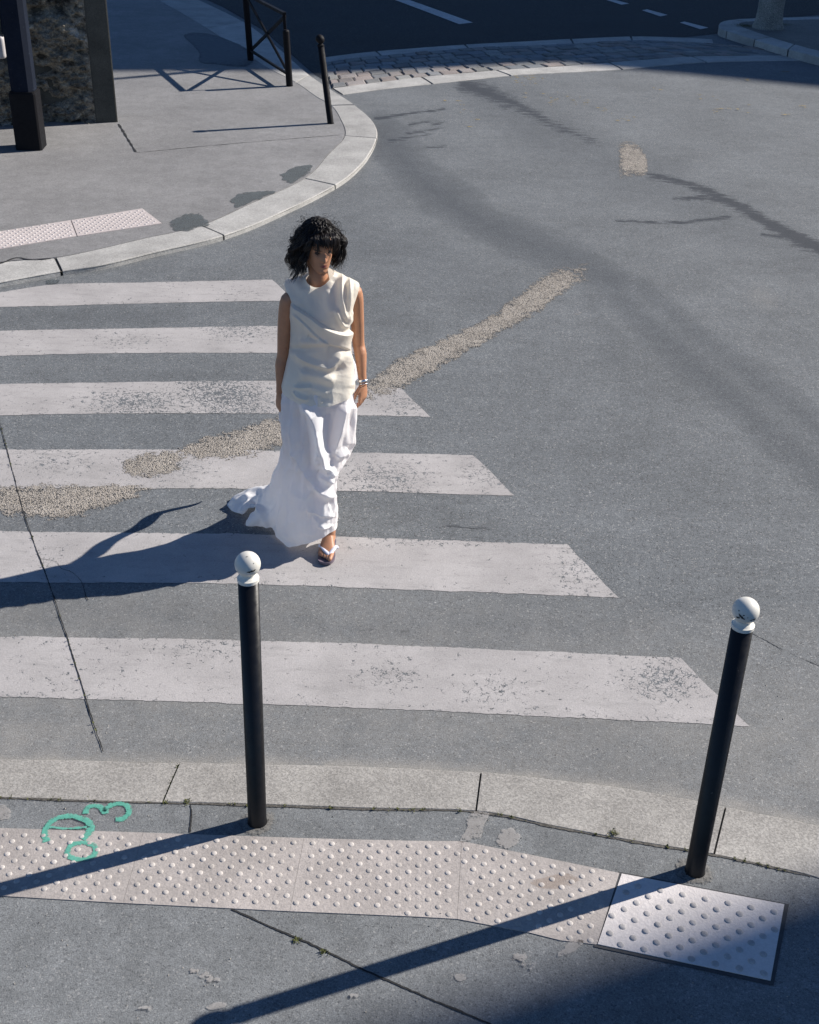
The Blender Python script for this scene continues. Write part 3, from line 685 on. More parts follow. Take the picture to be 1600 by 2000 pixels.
def crack(name, px, z, w, mat, label=None, cat='crack', parent=None, kind=None, seed=0, n=14, wob=0.010, wv=0.6):
    C = catmull([gp(x, y, z) for x, y in px], n)
    s = arc(C); q = np.arange(0, s[-1], 0.012 if C[0][1] < 9 else 0.04); C = np.stack([np.interp(q, s, C[:, k]) for k in range(3)], 1); s = q
    t = np.gradient(C, axis=0); t /= np.linalg.norm(t, axis=1)[:, None]; nrm = np.stack([-t[:, 1], t[:, 0], np.zeros(len(t))], 1)
    r2 = np.random.default_rng(seed + 50)
    off = (fbm(s * 7, 0.3, seed=seed) - 0.5) * 2 * wob + r2.normal(0, wob * 0.16, len(s)); ww = w * np.clip(1 - wv + 2 * wv * (fbm(s * 14, 2.2, oct=3, seed=seed + 3) * 1.6 - .3) + r2.normal(0, .22 * wv, len(s)), 0.04, 3)
    A = C + nrm * (off + ww / 2)[:, None]; B = C + nrm * (off - ww / 2)[:, None]
    V, F = ribbon(A, B, 0.0)
    o = mesh_obj(name, V, F, mat, parent)
    if label: tag(o, label, cat)
    if kind: tag(o, kind=kind)
    return o, C
M_CRACK = mat_stone('crack_filler', (0.022, 0.022, 0.022), 0.6)  # near-black dirt filling the cracks and joints
o, C_seam = crack('road_seam', [(-14, 770), (4, 840), (26, 925), (46, 1000), (72, 1075), (100, 1150), (136, 1262), (172, 1378), (202, 1470)], 0.0042, 0.0048, M_CRACK, 'long open seam running through the crossing stripes to the kerb, at the left', seed=1, wob=0.0035)
crack('branch_crack', [(76, 1090), (108, 1096), (120, 1110), (142, 1118), (158, 1135), (166, 1160), (172, 1175)], 0.0045, 0.0030, M_CRACK, 'thin crack branching off the seam within the shadow', seed=2, wob=0.006)
M_FAINT = mat_stone('hairline', (0.10, 0.105, 0.11), 0.5)
for i, (p, lab) in enumerate((([(1440, 1225), (1490, 1246), (1530, 1268), (1605, 1302)], 'faint hairline crack in the road right of the right bollard ball'),
                              ([(870, 1027), (905, 1030), (960, 1033)], 'short dark scratch in the road right of the skirt hem'))):
    crack('hairline_crack', p, 0.0022, 0.0042, M_FAINT, lab, seed=30 + i, wob=0.012, wv=0.9)
o, C_nc = crack('pavement_joint', [(452, 1776), (520, 1806), (620, 1850), (735, 1905), (848, 1954), (980, 2010), (1130, 2075)], ZN + 0.0025, 0.0075, M_CRACK, 'dark diagonal joint in the near pavement below the studded strip', 'joint', seed=3, wob=0.004, wv=0.35)
crack('pavement_joint', [(372, 1572), (374, 1590), (371, 1626)], ZN + 0.0025, 0.006, M_CRACK, 'short joint between kerb and studded strip left of the bollard', 'joint', seed=4, wob=0.003)
crack('pavement_joint', [(232, 242), (246, 265), (266, 298)], ZF + 0.004, 0.022, M_CRACK, 'dark slanting joint running from the foot of the rough wall', 'joint', seed=6, wob=0.004)
crack('pavement_joint', [(266, 298), (400, 285), (540, 273), (668, 263)], ZF + 0.004, 0.010, mat_stone('fine_joint', (0.09, 0.088, 0.085), 0.5), 'fine straight joint across the far pavement in front of the bollard', 'joint', seed=7, wob=0.003)
crack('pavement_joint', [(0, 515), (30, 503), (60, 506), (108, 503)], ZF + 0.004, 0.018, M_CRACK, 'ragged opening along the far kerb at the left edge', 'joint', seed=8, wob=0.02)
o, C_nk = crack('near_kerb_joint', [(-200, 1552), (0, 1558), (170, 1564), (318, 1568), (500, 1573), (700, 1580), (930, 1586), (1080, 1615), (1225, 1642), (1395, 1670), (1590, 1713)], ZN + 0.0025, 0.010, M_DIRT, 'dirt-filled joint between near kerb and pavement', 'joint', seed=10, wob=0.004)

# exposed aggregate: an eroded trench of pale gravel, flush with the road, thinning out at its edges, small stones standing out of it
def gravel(up, lo, label, n, seed, z=0.003):
    nu, nv_ = 110, 9; V, F = px_grid(up, lo, nu, nv_, z, 0.02, seed); r2 = np.random.default_rng(seed)
    V[:, 1] += (fbm(V[:, 0] * 6, V[:, 1] * 6, seed=seed + 4) - .5) * .07
    prof = np.array([0, .45, .75, .92, 1, .92, .75, .45, 0]); fu = np.clip(np.minimum(np.arange(nu), nu - 1 - np.arange(nu)) / 16.0, 0, 1) ** .7
    fd_ = np.array([prof[j] * fu[i] for j in range(nv_) for i in range(nu)])
    bed = mesh_obj('gravel_trench', V, F, M_GRAVEL, attrs={'fade': fd_}); tag(bed, label, 'gravel', 'stretches of the eroded gravel trench', kind='stuff')
    fi = r2.integers(0, len(F), n * 2); q = np.array([V[list(F[i])] for i in fi]); w4 = r2.dirichlet((1, 1, 1, 1), len(fi)); Q = (q * w4[..., None]).sum(1); fq = np.array([fd_[list(F[i])].mean() for i in fi])
    Q = Q[fq > r2.uniform(.5, 1.0, len(fq))][:n]; PV = []; PF = []; c = len(Q)
    base = [(1, 0, 0), (-1, 0, 0), (0, 1, 0), (0, -1, 0), (0, 0, 1), (.6, .6, .5), (-.6, .6, .5), (.6, -.6, .5), (-.6, -.6, .5)]
    tri = [(0, 2, 5), (2, 4, 5), (4, 0, 5), (2, 1, 6), (1, 4, 6), (4, 2, 6), (0, 7, 3), (3, 7, 4), (4, 7, 0), (3, 8, 1), (1, 8, 4), (4, 8, 3)]
    for p in Q:
        s = r2.uniform(0.0022, 0.0065); a = r2.random() * 6.28; k = len(PV); ca, sa_ = math.cos(a), math.sin(a); e = r2.uniform(0.7, 1.4); rr = r2.uniform(.8, 1.2, 18)
        for q_, b in enumerate(base):
            x, y, zz = b[0] * s * e * rr[q_], b[1] * s * rr[q_ + 9], b[2] * s * 0.42
            PV.append((p[0] + x * ca - y * sa_, p[1] + x * sa_ + y * ca, z - 0.0006 + zz))
        PF += [tuple(k + i for i in t) for t in tri]
    o = mesh_obj('pebbles', PV, PF, M_PEB, bed, attrs={'tone': np.repeat(r2.random(c), 9)}); tag(o, kind='stuff')
gravel([(1152, 512), (1085, 522), (1040, 550), (1000, 583), (940, 623), (860, 661), (790, 691), (735, 729), (685, 768)], [(1150, 548), (1100, 577), (1040, 620), (960, 664), (880, 710), (800, 755), (740, 780), (695, 800)], 'long strip of pale worn gravel slanting up right from behind the woman', 520, 1)
gravel([(690, 770), (620, 790), (548, 806), (480, 829), (420, 845), (385, 857), (338, 876)], [(690, 805), (640, 850), (560, 872), (500, 892), (440, 898), (375, 900), (345, 893)], 'pale rough gravel left of the white skirt, below the third stripe', 480, 2)
gravel([(236, 905), (262, 890), (300, 880), (356, 876)], [(236, 927), (262, 935), (310, 934), (358, 915)], 'roundish gravel hole broken into the fourth stripe', 80, 3, z=0.0038)
gravel([(-220, 943), (-100, 945), (0, 945), (100, 942), (200, 944), (300, 947)], [(-220, 996), (-100, 1002), (0, 1008), (70, 1014), (140, 1017), (205, 994), (302, 957)], 'broad gravel tongue below the fourth stripe at the left edge', 560, 4)
gravel([(1206, 277), (1232, 273), (1252, 284), (1266, 310)], [(1210, 350), (1225, 348), (1247, 346), (1266, 342)], 'small isolated gravel spot high on the road between the oil stains', 100, 5)

# moss and weeds in joints
def moss(spots, name, label, z, seed, kind='stuff'):
    r2 = np.random.default_rng(seed); V = []; F = []
    for (p, rad, n) in spots:
        for _ in range(n):
            q = p[:2] + r2.normal(0, rad * 0.5, 2); a = r2.random() * 6.28; l = r2.uniform(0.004, 0.011); t = r2.uniform(0.15, 0.9); w = l * 0.35
            d = np.array([math.cos(a), math.sin(a)]); e = np.array([-d[1], d[0]]); k = len(V)
            tip = q + d * l * math.cos(t)
            V += [(*(q - e * w / 2), z), (*(q + e * w / 2), z), (*(q + d * l * .55 * math.cos(t) + e * w * .7), z + l * .6 * math.sin(t)), (*tip, z + l * math.sin(t)), (*(q + d * l * .55 * math.cos(t) - e * w * .7), z + l * .6 * math.sin(t))]
            F.append((k, k + 1, k + 2, k + 3, k + 4))
    o = mesh_obj(name, V, F, M_MOSS); tag(o, label, 'moss', 'moss in the joints', kind=kind); return o
def spots_along(C, n, rad, cnt, seed, lo=0.0, hi=1.0):
    r2 = np.random.default_rng(seed); L = []
    for _ in range(n):
        f = lo + (hi - lo) * r2.random(); i = f * (len(C) - 1); a = int(i); p = C[a] + (C[min(a + 1, len(C) - 1)] - C[a]) * (i - a); L.append((p, rad * r2.uniform(.4, 1.4), int(cnt * r2.uniform(.3, 1.5))))
    return L
moss(spots_along(C_seam, 30, 0.005, 5, 1), 'moss', 'thin moss growing along the road seam', 0.009, 1)
kj = np.array([gp(x, y, ZN) for x, y in [(352, 1492), (344, 1510), (334, 1530), (330, 1550), (322, 1566)]])
moss(spots_along(kj, 46, 0.018, 34, 2) , 'moss', 'moss filling the wide joint between two near kerb stones', ZN - 0.006, 2)
moss(spots_along(C_nk, 50, 0.010, 9, 3), 'moss', 'scattered moss along the inside of the near kerb', ZN + 0.004, 3)
moss([(gp(1198, 1629, ZN), 0.018, 60)], 'weed', 'small bright green weed on the kerb joint left of the right bollard', ZN + 0.004, 4)
moss([(gp(580, 1837, ZN), 0.014, 34), (gp(632, 1861, ZN), 0.016, 44), (gp(365, 1568, ZN), 0.015, 40)], 'weed', 'yellow-green weeds in the diagonal pavement joint', ZN + 0.004, 5)
fo = np.array([p for p in catmull([gp(x, y, 0.0) for x, y in [(0, 553), (120, 531), (205, 517), (300, 494), (437, 461), (540, 420), (655, 363)]], 8)])
moss(spots_along(fo, 70, 0.03, 26, 6, 0.05, 0.8), 'moss', 'green moss along the gutter at the foot of the far kerb', 0.004, 6)
moss([(gp(1455, 50, ZI), 0.22, 1500), (gp(1530, 48, ZI), 0.16, 500)], 'moss', 'dark moss cushion at the foot of the grey trunk', ZI, 7)

# yellow paint scraps, white splashes
def scraps(items, name, label, z, mat, seed, cat='paint', grp=None):
    r2 = np.random.default_rng(seed); V = []; F = []; FD = []
    for (x, y, rx, ry, n) in items:
        for _ in range(n):
            c = gp(x + r2.normal(0, rx), y + r2.normal(0, ry), z); s = r2.uniform(0.005, 0.022) * (1 + 0.05 * c[1]) ; k = len(V); m = 9; st = r2.uniform(.6, 2.2); zk = z + len(F) * 1.5e-5
            for j in range(m):
                t = 6.283 * j / m; rr = s * r2.uniform(.5, 1.2); V.append((c[0] + rr * st * math.cos(t), c[1] + rr * math.sin(t), zk))
            V.append((c[0], c[1], zk)); F += [(k + j, k + (j + 1) % m, k + m) for j in range(m)]; FD += [0.05] * m + [0.95]
    o = mesh_obj(name, V, F, mat, attrs={'fade': FD}); tag(o, label, cat, grp, 'stuff'); return o
yl = [(1015, 155, 8, 4, 9), (1045, 150, 7, 3, 7), (1028, 162, 10, 4, 6), (1080, 198, 6, 4, 7), (902, 208, 5, 8, 6), (912, 235, 8, 12, 6), (868, 197, 4, 2, 3), (1135, 200, 12, 4, 8), (1180, 218, 9, 4, 5), (1225, 236, 10, 5, 6), (1405, 217, 6, 3, 8), (1380, 192, 10, 4, 5), (1460, 157, 4, 2, 7), (1535, 140, 5, 2, 4), (1570, 210, 7, 2, 4), (1285, 175, 6, 3, 4), (1535, 226, 8, 4, 4), (1440, 215, 25, 8, 8), (1060, 190, 30, 6, 8)]
scraps(yl, 'paint_scraps', 'scattered flecks of old yellow paint on the road near the setts', 0.004, M_YELLOW, 3)
scraps([(1235, 998, 3, 2, 2), (1135, 610, 6, 3, 3), (930, 640, 6, 3, 1)], 'paint_scraps', 'a few pale flecks on the open road right of the woman', 0.004, M_WHITES, 8)
def splash(px, label, seed, z=ZN + 0.0035, jit=0.02):
    tag(rag(px, z, M_WHITES, 'paint_splash', jit=jit, sub=5, freq=26, seed=seed), label, 'paint', 'white paint splashes on the near pavement')
splash([(915, 1594), (935, 1588), (953, 1592), (946, 1614), (938, 1632), (915, 1640), (900, 1642), (908, 1618)], 'larger white splash between kerb and studded strip', 1)
splash([(978, 1628), (1000, 1622), (1014, 1634), (1002, 1650), (990, 1660), (976, 1652)], 'smaller white splash to the right of the larger one', 2)
splash([(888, 1905), (905, 1902), (910, 1911), (896, 1916)], 'square white chip below the diagonal bollard shadow', 3, jit=0.004)
splash([(1090, 1866), (1100, 1850), (1128, 1838), (1140, 1843), (1120, 1858), (1098, 1868)], 'white smear at the lower end of the studded strip', 4)
splash([(404, 1966), (425, 1958), (440, 1960), (434, 1968), (412, 1972)], 'thin white smudge near the lower edge, left of the long shadow', 5, jit=0.006)
scraps([(380, 1898, 8, 4, 5), (415, 1908, 6, 3, 4), (1020, 1870, 6, 8, 5), (1035, 1890, 4, 8, 4), (850, 1855, 4, 3, 2), (690, 1945, 4, 3, 2), (285, 1968, 6, 2, 2)], 'paint_scraps', 'small white specks scattered on the near pavement', ZN + 0.004, M_WHITES, 9)
splash([(-30, 1580), (4, 1572), (20, 1584), (14, 1597), (-20, 1603)], 'pale blot beside the green scrawl at the left edge', 6)

tag(rag([(1040, 1722), (1075, 1712), (1110, 1708), (1128, 1718), (1105, 1732), (1062, 1734)], ZN + 0.0042, mat_fade('rust_stain', (0.27, 0.17, 0.10), 2.8, 20, alpha=0.2), 'rust_stain', jit=.02, seed=31), 'brownish rust stain on the studded slab left of the pale plate', 'stain')
# loose grit on the road and pavement
def grit(n, seed):
    r2 = np.random.default_rng(seed); V = []; F = []; T = []
    tri = [(0, 1, 4), (1, 2, 4), (2, 3, 4), (3, 0, 4)]
    for _ in range(n):
        x, y = r2.uniform(-100, 1700), 420 + 1600 * r2.random() ** .8; near = y > 1560 + max(0, x - 900) * .2
        p = gp(x, y, ZN if near else 0.0); z = ZN if near else 0.0
        s = r2.uniform(.0012, .0036) * (2.0 if r2.random() < .03 else 1); a = r2.random() * 6; k = len(V)
        for j in range(4): rr = s * r2.uniform(.6, 1.3); V.append((p[0] + rr * math.cos(a + j * 1.571), p[1] + rr * math.sin(a + j * 1.571), z + .0005))
        V.append((p[0], p[1], z + .0025 + s * .8)); F += [tuple(k + i for i in t) for t in tri]; T += [r2.random()] * 5
    o = mesh_obj('grit', V, F, M_PEB, attrs={'tone': T}); tag(o, 'loose grit scattered over road and pavement', 'grit', kind='stuff')
grit(520, 5)

# green sprayed scrawl
def stroke(px, w, z, name, parent, closed=False):
    C = catmull([gp(x, y, z) for x, y in px], 8, closed)
    if closed: C = np.vstack([C, C[:1]])
    t = np.gradient(C, axis=0); t /= np.linalg.norm(t, axis=1)[:, None]; nr = np.stack([-t[:, 1], t[:, 0], 0 * t[:, 0]], 1)
    s = arc(C); ww = w * (0.8 + 0.4 * fbm(s * 40, 1.0, seed=4))
    V = []; fd_ = []
    for q, f in ((-.62, 0.0), (-.42, .55), (0, .95), (.42, .55), (.62, 0.0)): V += list(C + nr * (ww * q)[:, None]); fd_ += [f] * len(C)
    n = len(C); F = [(k * n + i, k * n + i + 1, (k + 1) * n + i + 1, (k + 1) * n + i) for k in range(4) for i in range(n - 1)]
    return mesh_obj(name, V, F, M_GREENP, parent, attrs={'fade': fd_})
gr = empty('graffiti', gp(140, 1620, ZN)); tag(gr, 'green spray-painted scrawl on the near pavement and studded slab', 'graffiti')
zz = lambda L: [(a / 2, 1450 + b / 2) for a, b in L]
stroke(zz([(335, 278), (340, 258), (362, 247), (392, 252), (410, 272), (418, 256), (446, 242), (482, 240), (503, 256), (500, 280), (478, 298), (452, 302)]), 0.028, ZN + 0.0040, 'stroke', gr)
stroke(zz([(182, 388), (176, 352), (194, 315), (232, 294), (282, 288), (332, 302), (356, 324), (346, 356), (322, 378)]), 0.030, ZN + 0.0055, 'stroke', gr)
stroke(zz([(196, 330), (250, 336), (300, 334), (340, 330)]), 0.014, ZN + 0.0050, 'stroke', gr)
stroke(zz([(265, 425), (285, 398), (330, 392), (368, 405), (374, 430), (345, 452), (300, 456), (272, 444)]), 0.026, ZN + 0.006, 'stroke', gr, True)

# ================================================================== BOLLARDS
def bollard(base, top_off, h, balln, ballr, pole_m, ball_m, label, grp, rb=0.038, mark=None):
    r = empty('bollard', base); tag(r, label, 'bollard', grp)
    ln = (top_off[0] / h, top_off[1] / h); zc = h - ballr
    zn = zc - ballr * 1.52
    V, F = lathe([(rb * 1.10, -0.05), (rb * 1.10, 0.004), (rb, 0.010), (rb, zn), (rb * .6, zn + .001)], 40, base, ln)
    po = mesh_obj('post', V, F, pole_m, r, True)
    V, F = lathe([(rb * .9, zn + .0005), (rb * 1.05, zn + .0010), (rb * 1.05, zn + ballr * .30), (rb * 0.90, zn + ballr * .36), (rb * 0.70, zn + ballr * .50), (rb * .62, zn + ballr * .85)], 48, base, ln)
    mesh_obj('collar', V, F, ball_m, r)
    prof = [(max(1e-4, ballr * math.sin(math.pi * i / 18)), zc - ballr * math.cos(math.pi * i / 18)) for i in range(1, 18)]
    prof = [(ballr * 0.10, zc - ballr * 0.995)] + prof + [(ballr * 0.05, zc + ballr * 0.999)]
    V, F = lathe(prof, 36, base, ln); ball = mesh_obj('ball', V, F, ball_m, r, True)
    if mark:      # scuffs worn into the paint
        cb = np.array([base[0] + ln[0] * zc, base[1] + ln[1] * zc, base[2] + zc])
        for (az, el, l, w, rot) in mark:
            P = []
            for i in range(13):
                t = (i / 12 - .5) * l; a = math.radians(az) + t * math.cos(rot); e = math.radians(el) + t * math.sin(rot) + 0.02 * math.sin(i * 1.3)
                P.append((a, e, w * (0.45 + 0.55 * abs(math.sin(i * 0.9 + az))) * (1 - abs(i / 6 - 1) ** 3 * .8)))
            V = []; F = []
            for a, e, ww in P:
                for s in (-1, 1):
                    aa, ee = a - s * ww * math.sin(rot), e + s * ww * math.cos(rot)
                    V.append(cb + ballr * 1.012 * np.array([math.cos(ee) * math.sin(aa), -math.cos(ee) * math.cos(aa), math.sin(ee)]))
            F = [(2 * i, 2 * i + 1, 2 * i + 3, 2 * i + 2) for i in range(12)]
            s = mesh_obj('scuff', V, F, M_SCUFF, ball)
    return r
bl = gp(503, 1606, ZN); bt = at(483, 1080, bl[1])
bollard(bl, (bt[0] - bl[0], 0), bt[2] - ZN, 'ball', 0.047, M_BLACK, M_BALL, 'black bollard with a white ball, in front of the crossing, nearest the woman', 'white-headed bollards on the near pavement', mark=[(24, -4, 0.75, 0.085, 0.14), (5, 66, 0.45, 0.03, 0.0), (-50, -20, .15, .04, .5), (40, 30, .12, .03, .2)])
br = gp(1357, 1702, ZN); bt = at(1461, 1170, br[1])
bollard(br, (bt[0] - br[0], 0), bt[2] - ZN, 'ball', 0.047, M_BLACK, M_BALL, 'black bollard with a scuffed white ball at the right, beside the pale studded plate', 'white-headed bollards on the near pavement', mark=[(-30, 0, 0.62, 0.09, -0.6), (-45, -10, 0.35, 0.09, 0.3), (26, -10, .30, .07, .1), (-22, 10, .14, .05, .4), (12, -12, 0.2, 0.05, 0.3), (-48, 22, .12, .05, 0), (-5, 2, .1, .03, .5)])
bf = gp(646, 241, ZF); bt = at(624, 67, bf[1])
bollard(bf, (bt[0] - bf[0], 0), bt[2] - ZF, 'ball', 0.054, M_IRON, M_IRON, 'slim all-black leaning bollard with a black ball on the far corner', None, rb=0.040)
M_CEMENT = mat_fade('cement', (0.19, 0.185, 0.175), 1.6, 40, grain=.3, alpha=.8)
# mortar collars where the near bollards go into the ground
for b, lab in ((bl, 'cement ring round the foot of the left bollard'), (br, 'cement ring round the foot of the right bollard')):
    P = []
    for j in range(26):
        t = 6.283 * j / 26; r_ = 0.060 + 0.045 * fbm(math.cos(t) * 2 + 5, math.sin(t) * 2 + b[0] * 9, seed=2); P.append((b[0] + r_ * math.cos(t), b[1] + r_ * math.sin(t)))
    n = len(P); V = [(x, y, ZN + .0035) for x, y in P] + [(b[0] + (x - b[0]) * .75, b[1] + (y - b[1]) * .75, ZN + .0045) for x, y in P] + [(b[0], b[1], ZN + .006)]
    o = mesh_obj('cement_ring', V, [(i, (i + 1) % n, n + (i + 1) % n, n + i) for i in range(n)] + [(n + i, n + (i + 1) % n, 2 * n) for i in range(n)], M_CEMENT, attrs={'fade': [0.0] * n + [.6] * n + [1]}); tag(o, lab, 'cement')

# ================================================================== RAILING
p1, p2 = gp(490, 118, ZF), gp(566, 168, ZF)
rail = empty('railing', (p1 + p2) / 2); tag(rail, 'black iron barrier with a crossed brace on the far pavement', 'railing')
h1, h2 = 0.98, 0.93
lean = np.array([-0.045, 0, 0]); dv = (p2 - p1) / np.linalg.norm(p2 - p1); nv = np.array([-dv[1], dv[0], 0])
def post(p, hh, h_thin):
    V, F = tube_mesh([p + np.array([0, 0, -0.05]), p + lean * hh * .5 + [0, 0, hh * .5], p + lean * hh + [0, 0, hh - .02], p + lean * hh + [0, 0, hh]], [0.047, 0.047, 0.047, 0.03], 14, upv=(1, 0, 0))
    o = mesh_obj('post', V, F, M_IRON, rail); return o
post(p1, 1.0, 0); post(p2, 0.74, 0)
i1, i2 = p1 + dv * 0.05, p2 - dv * 0.04
T = lambda p, z: p + lean * z + np.array([0, 0, z])
for nm, a, b, w, dd in (('stile', T(i2, 0.1), T(i2, h2 - 0.011), 0.04, 0.02), ('top_rail', T(i1, h2 + 0.01), T(i2 + dv * .02, h2 + 0.01), 0.04, 0.05), ('bottom_rail', T(i1, 0.15), T(i2, 0.15), 0.035, 0.03),
                        ('brace', T(i1, h2 - 0.02), T(i2, 0.17), 0.05, 0.018), ('brace', T(i1, 0.17) + nv * .02, T(i2, h2 - 0.02) + nv * .02, 0.05, 0.018)):
    V, F = box_between(a, b, w, dd); bm_obj(nm, bevel_all(V, F, 0.004), M_IRON, rail)

# ================================================================== WALL, POST, PIPE, TRUNK
wc = gp(231, 238, ZF); wl = gp(0, 247, ZF)
wd = wl - wc; wd /= np.linalg.norm(wd); wn_ = np.array([wd[1], -wd[0], 0]);
if wn_[1] > 0: wn_ = -wn_
WH = 2.6; WL = 4.6; WT = 0.42
wall = empty('wall', wc); tag(wall, 'dark rough rubble wall with a smooth rendered edge in the upper left corner', 'wall')
def rough_face():
    nu, nv_ = 520, 260; V = []
    U = np.linspace(0.26, WL, nu); Z = np.linspace(-0.02, WH, nv_); UU, ZZ = np.meshgrid(U, Z)
    n1 = fbm(UU * 5.5, ZZ * 9, oct=5, seed=21); n2 = fbm(UU * 17, ZZ * 26, oct=4, seed=33)
    cell = fbm(UU * 3.2 + 0.6 * n1, ZZ * 6.5, oct=2, seed=41)
    dsp = (n1 - .5) * 0.26 + (n2 - .5) * 0.12 - np.clip(0.46 - cell, 0, 1) * 0.55
    edge = np.clip((UU - 0.26) / 0.10, 0, 1); dsp = dsp * edge - 0.02 * edge
    P = wc[None, None] + UU[..., None] * wd + np.array([0, 0, 1.0]) * ZZ[..., None] + wn_ * dsp[..., None]
    P = P.reshape(-1, 3)
    F = [(j * nu + i, j * nu + i + 1, (j + 1) * nu + i + 1, (j + 1) * nu + i) for j in range(nv_ - 1) for i in range(nu - 1)]
    m, nt, b, o_ = new_mat('rubble'); co = coords(nt)
    l = noise(nt, coords(nt, scale=(1, 1, 1.7)), 6, 6, 0.75); g = noise(nt, co, 40, 5, 0.7)
    c = mixc(nt, mr(nt, l, 0.35, 0.65), (0.030, 0.024, 0.018), (0.34, 0.31, 0.25))
    c = mul(nt, c, mr(nt, g, 0.3, 0.7, 0.45, 1.45)); c = mixc(nt, mr(nt, noise(nt, co, 3.1, 5, .7), .60, .70), c, (0.50, 0.48, 0.44))
    put(nt, b.inputs['Base Color'], c); b.inputs['Roughness'].default_value = 0.95; bump(nt, b, g, 0.8, 0.02)
    return mesh_obj('rubble_face', P, F, m, wall, True)
rough_face()
# rendered edge band, slightly proud, with the return to the side; and the core behind
def prism(name, pts, z0, z1, mat, parent, bev=0.0):
    n = len(pts); V = [(p[0], p[1], z0) for p in pts] + [(p[0], p[1], z1) for p in pts]
    F = [tuple(range(n))[::-1], tuple(range(n, 2 * n))] + [(i, (i + 1) % n, n + (i + 1) % n, n + i) for i in range(n)]
    if bev: return bm_obj(name, bevel_all(V, F, bev, 2), mat, parent)
    bm = bmesh.new(); vs = [bm.verts.new(tuple(map(float, v))) for v in V]; [bm.faces.new([vs[i] for i in f]) for f in F]
    return bm_obj(name, bm, mat, parent)
a = wc + wn_ * 0.015; 
prism('rendered_edge', [a, a + wd * 0.262, a + wd * 0.262 + np.array([-.20, WT, 0]), a + np.array([-0.22, WT, 0])], ZF - 0.05, WH, M_PLASTER, wall, 0.018)
a = wc + wd * 0.30 - wn_ * 0.16
prism('core', [a, a + wd * (WL - .3), a + wd * (WL - .3) - wn_ * (WT - .17), a - wn_ * (WT - .17)], ZF - 0.05, WH - 0.01, M_PLASTER, wall)

pc = gp(62, 288, ZF); pw_ = 0.29
lp = empty('lamp_post', pc); tag(lp, 'thick navy-black square post with a boxed foot before the rough wall', 'post')
def octo(c, w, cut):
    h = w / 2; k = h - cut
    return [c + np.array(q + (0,)) for q in ((h, -k), (h, k), (k, h), (-k, h), (-h, k), (-h, -k), (-k, -h), (k, -h))]
Rz = lambda pts, c, a: [c + np.array([(p - c)[0] * math.cos(a) - (p - c)[1] * math.sin(a), (p - c)[0] * math.sin(a) + (p - c)[1] * math.cos(a), 0]) for p in pts]
prism('foot', Rz(octo(pc, pw_, 0.02), pc, 0.06), ZF - 0.02, ZF + 0.62, M_IRON, lp, 0.006)
prism('shaft', Rz(octo(pc, pw_ * 0.86, 0.05), pc, 0.06), ZF + 0.62, 5.0, M_NAVY, lp)
prism('foot_cap', Rz(octo(pc, pw_ * 0.94, 0.02), pc, 0.06), ZF + 0.60, ZF + 0.635, M_IRON, lp, 0.004)
pp = at(9, 66, 14.62); V, F = tube_mesh([pp, pp + [0, 0, .4], pp + [0, 0, 2.2]], 0.028, 12); o = mesh_obj('downpipe', V, F, M_NAVY); tag(o, 'thin dark pipe on the rough wall at the left edge', 'pipe')
ws = at(-3, 92, 14.6); V, F = box_between(ws + np.array([-0.25, 0, 0]), ws + np.array([0.075, 0, 0]), 0.25, 0.10); o = bm_obj('wall_sign', bevel_all(V, F, 0.045, 4), mat_plain('old_enamel', (0.42, 0.40, 0.40), 0.6), None, True); tag(o, 'white panel on the rough wall, cut by the left edge of the picture', 'sign')

tc = gp(1500, 54, ZI); trunk_r = 0.225
tr = empty('tree', tc); tag(tr, 'thick grey tree trunk on the kerbed island in the upper right corner', 'tree')
V = []; F = []; n = 40; zs = np.linspace(-0.05, 4.6, 70)
for z in zs:
    r0_ = trunk_r * (1 + 0.28 * math.exp(-max(z, 0) / 0.10)) * (1 - 0.03 * z)
    for j in range(n):
        t = 6.283 * j / n; r1 = r0_ * (1 + 0.10 * (fbm(math.cos(t) * 2 + 9, math.sin(t) * 2 + 9, z * 1.2, seed=8) - .5) + 0.05 * (fbm(math.cos(t) * 7 + 9, math.sin(t) * 7 + 9, z * 4, seed=18) - .5))
        V.append(tc + np.array([r1 * math.cos(t), r1 * math.sin(t), z]))
F = [(i * n + j, i * n + (j + 1) % n, (i + 1) * n + (j + 1) % n, (i + 1) * n + j) for i in range(len(zs) - 1) for j in range(n)] + [tuple(range((len(zs) - 1) * n, len(zs) * n))]
mesh_obj('trunk', V, F, M_TRUNK, tr, True)
for k, (dx, dy) in enumerate(((0.9, 0.4), (-0.7, 0.6), (0.1, -0.8))):
    V, F = tube_mesh(catmull([tc + [0, 0, 4.2], tc + [dx * .35, dy * .35, 4.9], tc + [dx * .9, dy * .9, 6.2], tc + [dx * 1.5, dy * 1.5, 8.0]], 5), np.linspace(0.15, 0.05, 16), 10); mesh_obj('limb', V, F, M_TRUNK, tr, True)

